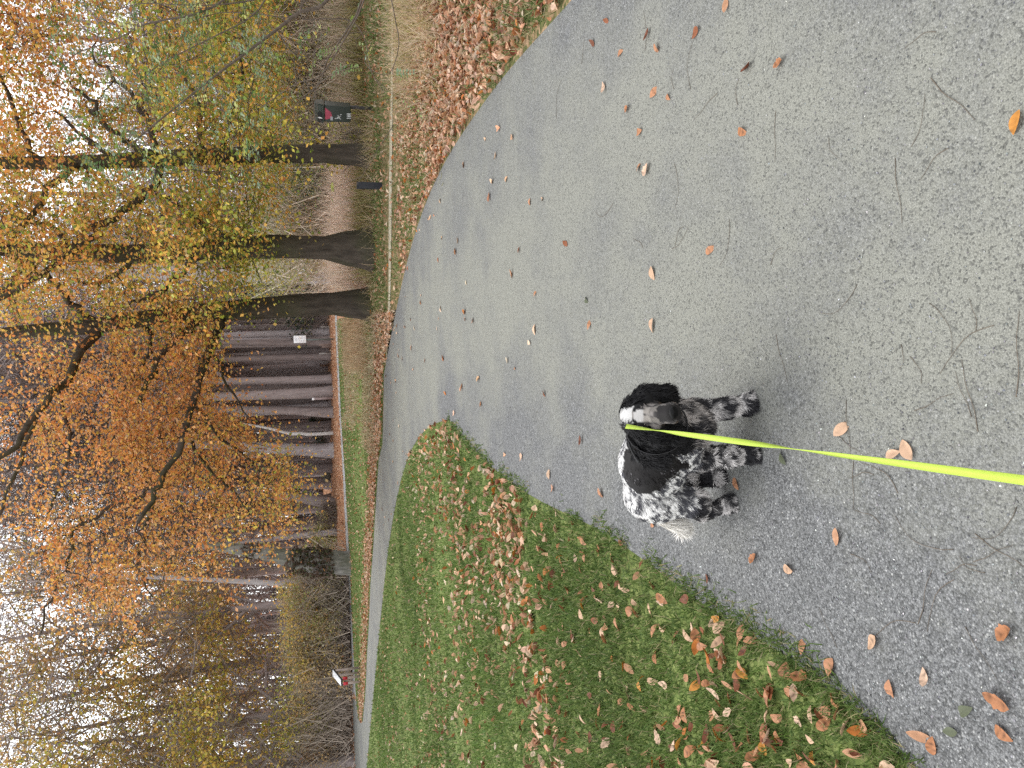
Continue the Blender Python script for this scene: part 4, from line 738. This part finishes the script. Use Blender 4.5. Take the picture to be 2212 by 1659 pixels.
b = G(720, 860); k = b[1] / FL; root = empty('marker_post', b, 'taller square grey post with a bright white top at the edge of the forest', 'post'); m = MB(); m.box((0, 0, 19 * k - .05), (4.4 * k, 4.4 * k, 38 * k + .1)); m.build('shaft', simple('grey_brown_wood', (.3, .23, .22), .85, .15, 5), root); m = MB(); m.box((0, 0, 40.6 * k), (4.8 * k, 4.8 * k, 5. * k)); o = m.build('white_top', M_white, root); bevel(o, .01, 1)
# slanted info desk
def desk():
    z2 = lambda cx, cy: ((1280 + cx * .0904) / 1.8228, (2580 + cy * .0904) / 1.8228); k = .0904 / 1.8228
    A = G(*z2(1515, 530)); B = G(*z2(1485, 750)); C_ = G(*z2(1590, 1130)); D = G(*z2(1560, 905)); c = (A + B + C_ + D) / 4; root = empty('info_desk', c, 'slanted white-topped information desk on four wooden legs, low end painted red', 'information desk')
    zA, zB, zD, zC = 1040 * k * A[1] / FL, 1050 * k * B[1] / FL, 830 * k * D[1] / FL, 860 * k * C_[1] / FL; zh = (zA + zB) / 2; zl = (zC + zD) / 2
    Mw = simple('weathered_oak', (.36, .29, .26), .85, .25, 6); Mr = simple('red_paint', (.5, .035, .05), .5, .12)
    for q, z, red in ((A, zh, 0), (B, zh, 0), (C_, zl, 1), (D, zl, 1)):
        q = q - c; lg = MB(); lg.box((q[0], q[1], (z - .04) / 2), (.085, .085, z - .04), .3); o = lg.build('leg', Mw, root)
        if red: m = MB(); m.box((q[0], q[1], z - .15), (.098, .098, .16), .3); m.build('red_band', Mr, o)
    def ex(s):
        out = []
        for q, z in ((A, zh), (B, zh), (C_, zl), (D, zl)): q = q - c; out.append([q[0] * s, q[1] * s, (zh + zl) / 2 + (z - (zh + zl) / 2) * s])
        return np.array(out)
    def slab(name, s, z0, z1, mt):
        t = ex(s); V = np.concatenate([t + [0, 0, z0], t + [0, 0, z1]]); F = np.array([[3, 2, 1, 0], [4, 5, 6, 7], [0, 1, 5, 4], [1, 2, 6, 5], [2, 3, 7, 6], [3, 0, 4, 7]]); me = npmesh(name, V, F); bm = bmesh.new(); bm.from_mesh(me); bmesh.ops.recalc_face_normals(bm, faces=bm.faces); bm.to_mesh(me); bm.free(); return link(name, me, mt, root)
    slab('desk_frame', 1.28, -.03, .02, simple('dark_desk_frame', (.05, .042, .038), .7, .2)); slab('white_top', 1.22, .0225, .034, M_white)
desk()
# ------------------------------------------------------------------ the dog: one continuous body grown from a distance field, then fur
def Dp(cx, cy, Y): return P(*dc(cx, cy), Y)
E1 = np.array([.79, -.613, 0]); E2 = np.array([.613, .79, 0]); EZ = np.array([0, 0, 1.])
def dog():
    pr = []
    def cap(a, b, ra, rb, k=.03): pr.append(('c', np.array(a, float), np.array(b, float), ra, rb, k))
    def ell(c, rad, ax=None, k=.03): pr.append(('e', np.array(c, float), np.array(rad, float), np.eye(3) if ax is None else np.array(ax, float), k))
    A = np.array([E1, E2, EZ])
    c1 = np.array([-.205, 2.225, .308]); c2 = np.array([-.285, 2.285, .332]); c3 = np.array([-.395, 2.345, .302])
    ell(c1, (.13, .092, .118), A); cap(c1, c2, .1, .1, .05); cap(c2, c3, .102, .095, .05); ell(c3 + [-.01, .0, .005], (.085, .088, .095), A, .04)
    ell((-.165, 2.165, .262), (.07, .075, .085), A, .04)                                  # fore-chest
    hd = np.array([-.117, 2.085, .468])                                                     # skull
    cap((-.195, 2.19, .345), (-.138, 2.125, .415), .084, .072, .04)                         # neck
    fwd = np.array([.10, -.97, -.2]); fwd /= np.linalg.norm(fwd); rt = np.cross(fwd, EZ); rt /= np.linalg.norm(rt); up = np.cross(rt, fwd)
    Ah = np.array([fwd, rt, up])
    ell(hd, (.062, .054, .055), Ah, .025)                                                   # head
    mz = hd + fwd * .062 - up * .012; mt = hd + fwd * .118 - up * .026
    cap(mz, mt, .033, .0275, .022); ell(mt + fwd * .004 - up * .006, (.026, .03, .024), Ah, .015)   # muzzle, flews
    cap(mz - up * .028, mt - up * .022 - fwd * .012, .02, .017, .015)                        # lower jaw
    ell(hd + fwd * .04 + rt * .022 + up * .022, (.02, .016, .014), Ah, .015); ell(hd + fwd * .04 - rt * .022 + up * .022, (.02, .016, .014), Ah, .015)   # brows
    # ears: flat hanging flaps
    for (p0, p1, p2, r0, r1, r2) in ((Dp(270, 415, 2.10), Dp(400, 350, 2.075), Dp(545, 335, 2.065), .024, .033, .034), (Dp(330, 610, 2.075), Dp(480, 640, 2.045), Dp(640, 655, 2.04), .02, .027, .026)):
        cap(p0, p1, r0, r1, .018); cap(p1, p2, r1, r2, .018)
    # legs: (shoulder, elbow, wrist, pastern, toe)
    def leg(pts, rad, k=.022):
        for i in range(len(pts) - 1): cap(pts[i], pts[i + 1], rad[i], rad[i + 1], k)
    def paw(c, d, s=1.):
        d = np.array([d[0], d[1], 0]); d /= np.linalg.norm(d); ax = np.array([d, [-d[1], d[0], 0], [0, 0, 1]])
        ell(np.array([c[0], c[1], .024]), (.042 * s, .031 * s, .023), ax, .015)
        for t in (-1.5, -.5, .5, 1.5):
            q = np.array([c[0], c[1], .017]) + d * (.034 - .004 * abs(t)) * s + np.array([-d[1], d[0], 0]) * t * .0135 * s; ell(q, (.014, .0085, .013), ax, .005)
    leg([(-.15, 2.19, .27), (-.125, 2.235, .195), (-.112, 2.195, .1), (-.107, 2.2, .045)], [.062, .04, .031, .03]); paw((-.104, 2.188), (.35, -.9), 1.08)
    leg([(-.255, 2.215, .27), (-.277, 2.235, .195), (-.273, 2.185, .1), (-.272, 2.195, .045)], [.064, .04, .031, .03]); paw((-.27, 2.183), (.1, -1), 1.08)
    leg([(-.415, 2.315, .285), (-.432, 2.27, .19), (-.482, 2.36, .115), (-.47, 2.35, .045)], [.076, .045, .027, .026]); paw((-.462, 2.335), (.35, -.9), 1.)
    leg([(-.365, 2.385, .285), (-.345, 2.345, .19), (-.385, 2.425, .115), (-.377, 2.415, .045)], [.072, .044, .027, .026]); paw((-.37, 2.395), (.35, -.9), 1.)
    tb = np.array([-.452, 2.385, .315]); t1 = Dp(600, 1330, 2.42); t2 = Dp(660, 1400, 2.43)
    cap(tb, t1, .026, .026, .02); cap(t1, t2, .026, .016, .01)
    def sdf(p):
        d = None
        for q in pr:
            if q[0] == 'c':
                _, a, b, ra, rb, k = q; ab = b - a; t = np.clip(((p - a) @ ab) / (ab @ ab), 0, 1); e = np.linalg.norm(p - a - t[:, None] * ab, axis=1) - (ra + (rb - ra) * t)
            else:
                _, c, r, ax, k = q; u = (p - c) @ ax.T; k0 = np.linalg.norm(u / r, axis=1); k1 = np.linalg.norm(u / (r * r), axis=1); e = k0 * (k0 - 1) / (k1 + 1e-9)
            if d is None: d = e
            else: hh = np.maximum(k - np.abs(d - e), 0) / k; d = np.minimum(d, e) - hh * hh * k * .25
        return d
    h = .0062; lo = np.array([-.62, 1.9, -.012]); hi_ = np.array([.03, 2.52, .56]); sh = np.ceil((hi_ - lo) / h).astype(int) + 1
    gr = np.stack(np.meshgrid(*[np.arange(s) for s in sh], indexing='ij'), -1).reshape(-1, 3) * h + lo; S = np.concatenate([sdf(c) for c in np.array_split(gr, 8)]).reshape(sh)
    n0, n1, n2 = np.array(sh) - 1; cs = np.zeros((n0, n1, n2, 3)); cn = np.zeros((n0, n1, n2)); off = [(i, j, k) for i in (0, 1) for j in (0, 1) for k in (0, 1)]
    g = lambda o: S[o[0]:o[0] + n0, o[1]:o[1] + n1, o[2]:o[2] + n2]
    for a in off:
        for b in off:
            if a < b and sum(abs(x - y) for x, y in zip(a, b)) == 1:
                va, vb = g(a), g(b); cr_ = (va < 0) != (vb < 0); t = np.where(cr_, va / (va - vb + 1e-12), 0)
                for ax in range(3): cs[..., ax] += np.where(cr_, a[ax] + t * (b[ax] - a[ax]), 0)
                cn += cr_
    mk = cn > 0; idx = -np.ones((n0, n1, n2), int); idx[mk] = np.arange(mk.sum()); V = (cs[mk] / cn[mk][:, None] + np.argwhere(mk)) * h + lo; F = []
    for ax in range(3):
        sa = [slice(1, n) for n in (n0, n1, n2)]; sb = list(sa); sa[ax] = slice(0, (n0, n1, n2)[ax]); sb[ax] = slice(1, (n0, n1, n2)[ax] + 1)
        va = S[tuple(sa)]; vb = S[tuple(sb)]; cr_ = (va < 0) != (vb < 0); w_ = np.argwhere(cr_); neg = va[cr_] < 0; base = w_.copy()
        for q in range(3):
            if q != ax: base[:, q] += 1
        u, v = [q for q in range(3) if q != ax]; du = np.zeros(3, int); du[u] = 1; dv = np.zeros(3, int); dv[v] = 1
        qs = [base - du - dv, base - dv, base, base - du]; I = np.stack([idx[q[:, 0], q[:, 1], q[:, 2]] for q in qs], 1)
        if ax == 1: neg = ~neg
        I[~neg] = I[~neg][:, ::-1]; F.append(I)
    F = np.concatenate(F); F = F[(F >= 0).all(1)]
    def grad(p):
        e = .002; o = np.stack([sdf(p + np.eye(3)[i] * e) - sdf(p - np.eye(3)[i] * e) for i in range(3)], 1); return o / (np.linalg.norm(o, axis=1)[:, None] + 1e-9)
    ends = dict(earL=(Dp(270, 415, 2.10), Dp(545, 335, 2.065)), earR=(Dp(330, 610, 2.075), Dp(640, 655, 2.04)))
    SADDLE = [(262, 690), (205, 860), (210, 960), (245, 1060), (320, 1115), (420, 1138), (510, 1095), (590, 1020), (690, 940), (770, 885), (690, 850), (600, 800), (520, 760), (420, 740), (330, 700)]
    NECK = [(235, 560), (255, 680), (300, 700), (420, 745), (560, 790), (700, 800), (760, 720), (760, 560), (600, 540)]
    def seg(p, a, b):
        ab = b - a; t = np.clip(((p - a) @ ab) / (ab @ ab), 0, 1); return np.linalg.norm(p - a - t[:, None] * ab, axis=1)
    def region(p):
        """region codes: 0 body, 1 saddle, 2 neck/ears black, 3 face, 4 legs, 5 tail, 6 chest"""
        x, y, _ = proj(p); c = np.stack([(x - 1289.2) / .26454, (y - 768.1) / .26454], 1); c += (np.stack([vnoise(p, 60, 1), vnoise(p, 60, 2)], 1) - .5) * 40
        r = np.zeros(len(p), int); lat = (p - c2) @ E2
        r[p[:, 2] < .205] = 4; r[inpoly(c, SADDLE) & (p[:, 2] > .17)] = 1
        ch = ((p - c1) @ E1 > .05) & (p[:, 2] < .36) & (p[:, 2] > .17); r[ch & (r == 0)] = 6
        r[inpoly(c, NECK) & (p[:, 1] > 2.0) & (p[:, 2] > .28)] = 2
        nk = seg(p, np.array([-.195, 2.19, .36]), np.array([-.13, 2.12, .44])) < .1; r[nk & (p[:, 2] > .36) & ((p - c1) @ E1 > -.03)] = 2
        r[(r == 0) & (p[:, 1] < 2.14) & (p[:, 2] > .36)] = 2
        hdm = (np.linalg.norm(p - hd, axis=1) < .085) | (seg(p, hd, mt) < .062); r[hdm] = 3
        for a, b in ends.values(): r[(seg(p, a, b) < .046) & (np.abs((p - hd) @ rt + .004) > .026)] = 2
        m1 = seg(p, mz, mt) < .045; r[m1] = 3
        r[(seg(p, tb, t2) < .05) & (((p - c3) @ E1) < -.085)] = 5
        return r
    def colour(p, r):
        n = len(p); K = np.array([.008, .0077, .0085]); W = np.array([.78, .77, .75]); sp = vnoise(p, 75, 5) * .65 + vnoise(p, 150, 6) * .35; sp2 = vnoise(p, 38, 7) * .6 + vnoise(p, 90, 8) * .4; rr = rng.random(n)
        out = np.empty((n, 3)); 
        f = np.clip((sp - .43 - .12 * np.clip((.3 - p[:, 2]) / .1, 0, 1)) / .12, 0, 1)[:, None]; out[:] = W * f + np.array([.07, .07, .08]) * (1 - f)                # white with dark ticking
        q = r == 4; f = np.clip((sp2 - .5) / .15, 0, 1)[:, None]; low = np.clip((.07 - p[:, 2]) / .05, 0, 1)[:, None]; out[q] = (np.array([.62, .59, .57]) * f + K * 3 * (1 - f))[q] * (1 - .12 * low[q])
        q = r == 6; f = np.clip((sp2 - .42) / .2, 0, 1)[:, None]; out[q] = (np.array([.36, .33, .31]) * f + K * 3 * (1 - f))[q]
        q = (r == 1); out[q] = np.array([.0125, .011, .011]) * (.7 + .9 * rr[q])[:, None]; q = r == 2; out[q] = K * (.6 + .9 * rr[q])[:, None]
        fl_ = (r == 1) & (rr < .06) & (vnoise(p, 30, 9) > .62); out[fl_] = (.2, .19, .2)
        q = r == 5; out[q] = W * (.92 + .1 * rr[q])[:, None] * [1, .98, .94]
        q = r == 3
        if q.any():
            u = p[q] - hd; a = u @ fwd; b = u @ rt; c = u @ up; o = np.repeat(K[None] * 1.1, len(u), 0)
            bl = (np.abs(b + .004) < .023 + .01 * vnoise(p[q], 200, 3)) & (a < .03) & (a > -.075) & (c > .01); o[bl] = W * 1.05
            st = (np.abs(b + .004) < .007) & (a >= .03) & (c > 0); o[st] = (.3, .27, .25)
            mu = (a > .06) & (np.abs(b) < .05); f = np.clip((sp[q] - .45) / .15, 0, 1)[:, None]; o[mu] = (np.array([.36, .33, .31]) * f + np.array([.06, .055, .055]) * (1 - f))[mu]
            wg = .004 + .22 * np.clip(a - .03, 0, .1); bs = (a > .035) & (a < .1) & (np.abs(np.abs(b) - wg) < .0085) & (c > -.03); o[bs] = (.48, .44, .4); o[bs & (a > .075)] *= .55; o[bs & (a < .06)] = (.72, .7, .68)
            tn = (a > .05) & (c < -.034); o[tn] = (.2, .15, .11); ring = (a > .098) & (c > -.05) & (np.abs(b) < .024); o[ring] = (.03, .027, .027); out[q] = o
        return out
    rv = region(V); C = colour(V, rv); b0 = np.array([-.29, 2.28, 0.])
    root = empty('dog', b0, 'black and white spaniel standing on the gravel path, head turned to the viewer', 'dog')
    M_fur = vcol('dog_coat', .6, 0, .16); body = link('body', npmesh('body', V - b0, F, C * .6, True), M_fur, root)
    # fur strands
    tf_ = np.where((seg(V[F[:, 0]], tb, t2) < .034) & (((V[F[:, 0]] - c3) @ E1) < -.09))[0]; qi = np.concatenate([rng.integers(0, len(F), 92000), rng.choice(tf_, 9000)]); n = len(qi); u = rng.random((n, 2)); f4 = V[F[qi]]; p = (f4[:, 0] * (1 - u[:, :1]) + f4[:, 1] * u[:, :1]) * (1 - u[:, 1:]) + (f4[:, 3] * (1 - u[:, :1]) + f4[:, 2] * u[:, :1]) * u[:, 1:]
    nm = grad(p); p = p[:]; r = region(p); nose_c = mt + fwd * .0285 + up * .011; eyes = [hd + fwd * .052 + rt * .027 + up * .018, hd + fwd * .052 - rt * .027 + up * .018]
    ok = (np.linalg.norm(p - nose_c, axis=1) > .0165) & (p[:, 2] > .004)
    for e in eyes: ok &= np.linalg.norm(p - e, axis=1) > .011
    p, nm, r = p[ok], nm[ok], r[ok]; n = len(p)
    len_ = np.array([.018, .018, .026, .011, .021, .052, .028])[r]; lift = np.array([.35, .22, .55, .3, .6, .35, .6])[r]; curl = np.array([.15, .08, .75, .1, .75, .25, .7])[r]
    paws = (p[:, 2] < .055); len_[paws] = .02; lift[paws] = .5
    flow = -E1[None] * .8 + np.array([0, 0, -.75])[None] + np.zeros((n, 3)); flow[(r == 4) | (r == 6)] = (-.06, .05, -1); flow[r == 2] = (0, -.05, -1); q = r == 3; flow[q] = -fwd + up * .1; q = r == 5; flow[q] = (t2 - tb) / np.linalg.norm(t2 - tb) + np.array([-.2, 0, -.75])
    bk = (r == 4) & (((p - np.array([-.2, 2.2, 0])) @ E1) < 10); flow[bk] += -E1 * .25
    ck = np.stack([vnoise(p, 55, 31), vnoise(p, 55, 32), vnoise(p, 55, 33)], 1) - .5; ck2 = np.stack([vnoise(p, 110, 34), vnoise(p, 110, 35), vnoise(p, 110, 36)], 1) - .5
    dirv = flow / np.linalg.norm(flow, axis=1)[:, None] + curl[:, None] * (3.4 * ck + 2.2 * ck2) + rng.normal(0, .14, (n, 3)); dirv -= nm * (np.einsum('ij,ij->i', dirv, nm))[:, None]; dirv /= np.linalg.norm(dirv, axis=1)[:, None] + 1e-9
    len_ *= (.65 + .6 * rng.random(n)) * (.75 + .5 * vnoise(p, 50, 37)); K_ = 4; wd = np.where(r == 3, .0009, .0013) * (.7 + .6 * rng.random(n))
    hook = np.cross(dirv, nm) * (rng.random(n) - .5)[:, None] + np.cross(dirv, nm) * (2 * ck[:, :1]); pts = []
    for k in range(K_):
        t = k / (K_ - 1); q = p - nm * .002 + dirv * (len_ * t)[:, None] + nm * (len_ * lift * (t - .55 * t * t))[:, None] + hook * (curl * len_ * .8 * t * t)[:, None] + np.array([0, 0, -.12]) * (len_ * t * t)[:, None]; q[:, 2] = np.maximum(q[:, 2], .009); pts.append(q)
    sv = np.cross(dirv, nm + rng.normal(0, .5, (n, 3))); sv /= np.linalg.norm(sv, axis=1)[:, None] + 1e-9; VV = []
    for k in range(K_ - 1): wk = (wd * (1, .95, .65)[k])[:, None] * sv; VV += [pts[k] - wk, pts[k] + wk]
    VV.append(pts[-1]); VV = np.stack(VV, 1); tf = np.array([[0, 1, 3], [0, 3, 2], [2, 3, 5], [2, 5, 4], [4, 5, 6]]); FF = (tf[None] + (np.arange(n) * 7)[:, None, None]).reshape(-1, 3)
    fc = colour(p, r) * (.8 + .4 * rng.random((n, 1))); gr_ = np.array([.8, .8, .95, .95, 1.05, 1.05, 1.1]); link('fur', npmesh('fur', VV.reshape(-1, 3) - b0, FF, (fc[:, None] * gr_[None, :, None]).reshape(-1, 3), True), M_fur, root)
    # nose, eyes, collar
    def blob(name, c, rad, ax, mt_, noise=0.):
        bm = bmesh.new(); bmesh.ops.create_icosphere(bm, subdivisions=3, radius=1); v = np.array([x.co for x in bm.verts]); f = np.array([[l.index for l in q.verts] for q in bm.faces]); bm.free(); v = v * rad; return link(name, npmesh(name, v @ np.array(ax) + c - b0, f, None, True), mt_, root)
    nz_ = simple('wet_black_nose', (.006, .0058, .006), .55, .2, 60, 0, 0, .15)
    bm = bmesh.new(); bmesh.ops.create_icosphere(bm, subdivisions=3, radius=1); v = np.array([x.co for x in bm.verts]); f = np.array([[l.index for l in q.verts] for q in bm.faces]); bm.free()
    for s in (-1, 1): hole = np.exp(-(((v[:, 1] - s * .5) / .22) ** 2 + ((v[:, 2] + .05) / .3) ** 2)) * (v[:, 0] > 0); v[:, 0] -= .6 * hole
    v[:, 0] -= .2 * np.exp(-(v[:, 1] / .1) ** 2) * (v[:, 0] > 0) * (v[:, 2] < .2); link('nose', npmesh('nose', (v * (.0125, .0195, .0145)) @ Ah + nose_c - b0, f, None, True), nz_, root)
    for e in eyes: blob('eye', e - fwd * .003, (.0085, .0085, .0085), Ah, simple('dark_brown_eye', (.02, .01, .006), .08, .1, 30, 0, 0, .6))
    cN = Dp(240, 600, 2.165); cT = Dp(735, 555, 2.085); ca = (cN + cT) / 2; ax_ = np.cross(np.array([1., .1, 0]), cN - cT); ax_ /= np.linalg.norm(ax_); s1 = np.cross(ax_, EZ); s1 /= np.linalg.norm(s1); s2 = np.cross(s1, ax_)
    a = np.linspace(0, 6.283, 40); ring = np.array([ca + s1 * math.cos(t) * .086 + (cN - cT) / 2 * math.sin(t) for t in a]); m = MB(); wv = ax_ * .009
    Vc = np.concatenate([ring - wv, ring + wv, ring + wv + (ring - ca) * .04, ring - wv + (ring - ca) * .04]); N_ = len(a); Fc = [(q * N_ + i, q * N_ + i + 1, ((q + 1) % 4) * N_ + i + 1, ((q + 1) % 4) * N_ + i) for q in range(4) for i in range(N_ - 1)]; m.add(Vc, Fc); m.build('collar', simple('black_leather_collar', (.012, .011, .012), .45, .2, 30, 0, 0, .4), root, True, origin=b0)
    # loose end of a thin black strap lying along the withers
    sp_ = np.array([Dp(262, 690, 2.195), Dp(285, 760, 2.2), Dp(320, 820, 2.205), Dp(352, 862, 2.21)]) + [0, -.012, .008]; sp_ = smooth_path(sp_, 4); m = MB(); m.tube(sp_, .0038, 6); m.tube(sp_[-5:] , .0062, 6); m.build('strap', M_black, root, True, origin=b0)
dog()

# ------------------------------------------------------------------ lime leash
def leash():
    m, t, b = mat('lime_webbing'); g = N(t, 'ShaderNodeTexCoord'); wv = N(t, 'ShaderNodeTexWave', Scale=260., Distortion=.6); wv.bands_direction = 'Y'; t.links.new(g.outputs['Object'], wv.inputs['Vector'])
    c = ramp(t, wv.outputs[0], [(0, (.33, .46, .04)), (1, (.43, .56, .065))]); t.links.new(c, b.inputs['Base Color']); b.inputs['Roughness'].default_value = .6; bump(t, b, wv.outputs[0], .25, .001)
    x0, y0 = dc(238, 577); x1, y1 = 2700, 1104.; key = [(x0, 2.035), (1420, 1.95), (1560, 1.72), (1700, 1.5), (1900, 1.2), (2212, .86), (2450, .66), (2700, .5)]; n = 130; Vl = []; xs = np.linspace(x0, x1, n)
    th = np.interp(xs, [x0, 1380, 1418, 1470, 1530, 1620, 1700, 1800, 2000, 2212, 2700], np.radians([25, 55, 88, 140, 165, 205, 262, 300, 335, 350, 365]))
    yw = y0 + (xs - x0) * (1037.5 - y0) / (2212 - x0); pts = np.array([P(a, c_, np.interp(a, *zip(*key))) for a, c_ in zip(xs, yw)]); T = np.gradient(pts, axis=0); T /= np.linalg.norm(T, axis=1)[:, None]
    view = pts - CC; view /= np.linalg.norm(view, axis=1)[:, None]; s = np.cross(T, view); s /= np.linalg.norm(s, axis=1)[:, None]; v2 = np.cross(s, T); w_ = s * np.cos(th)[:, None] + v2 * np.sin(th)[:, None]; nn = np.cross(T, w_)
    hw, ht = .0076, .0008; Vl = np.stack([pts - w_ * hw - nn * ht, pts + w_ * hw - nn * ht, pts + w_ * hw + nn * ht, pts - w_ * hw + nn * ht], 1); Fl = []
    for i in range(n - 1):
        for q in range(4): Fl.append((i * 4 + q, i * 4 + (q + 1) % 4, i * 4 + 4 + (q + 1) % 4, i * 4 + 4 + q))
    b0 = pts[0]; root = empty('leash', b0, 'lime yellow flat webbing leash running from the dog towards the viewer', 'leash'); link('webbing', npmesh('webbing', Vl.reshape(-1, 3) - b0, np.array(Fl)), m, root)
    q = MB(); q.tube(np.array([pts[0] + [0, .006, -.03], pts[0] + [0, .012, -.01], pts[0] + [0, .004, .004]]), .004, 8); q.build('clip', simple('dark_metal_clip', (.05, .05, .055), .35, .1, 20, 0, .8), root, True, origin=b0)
leash()
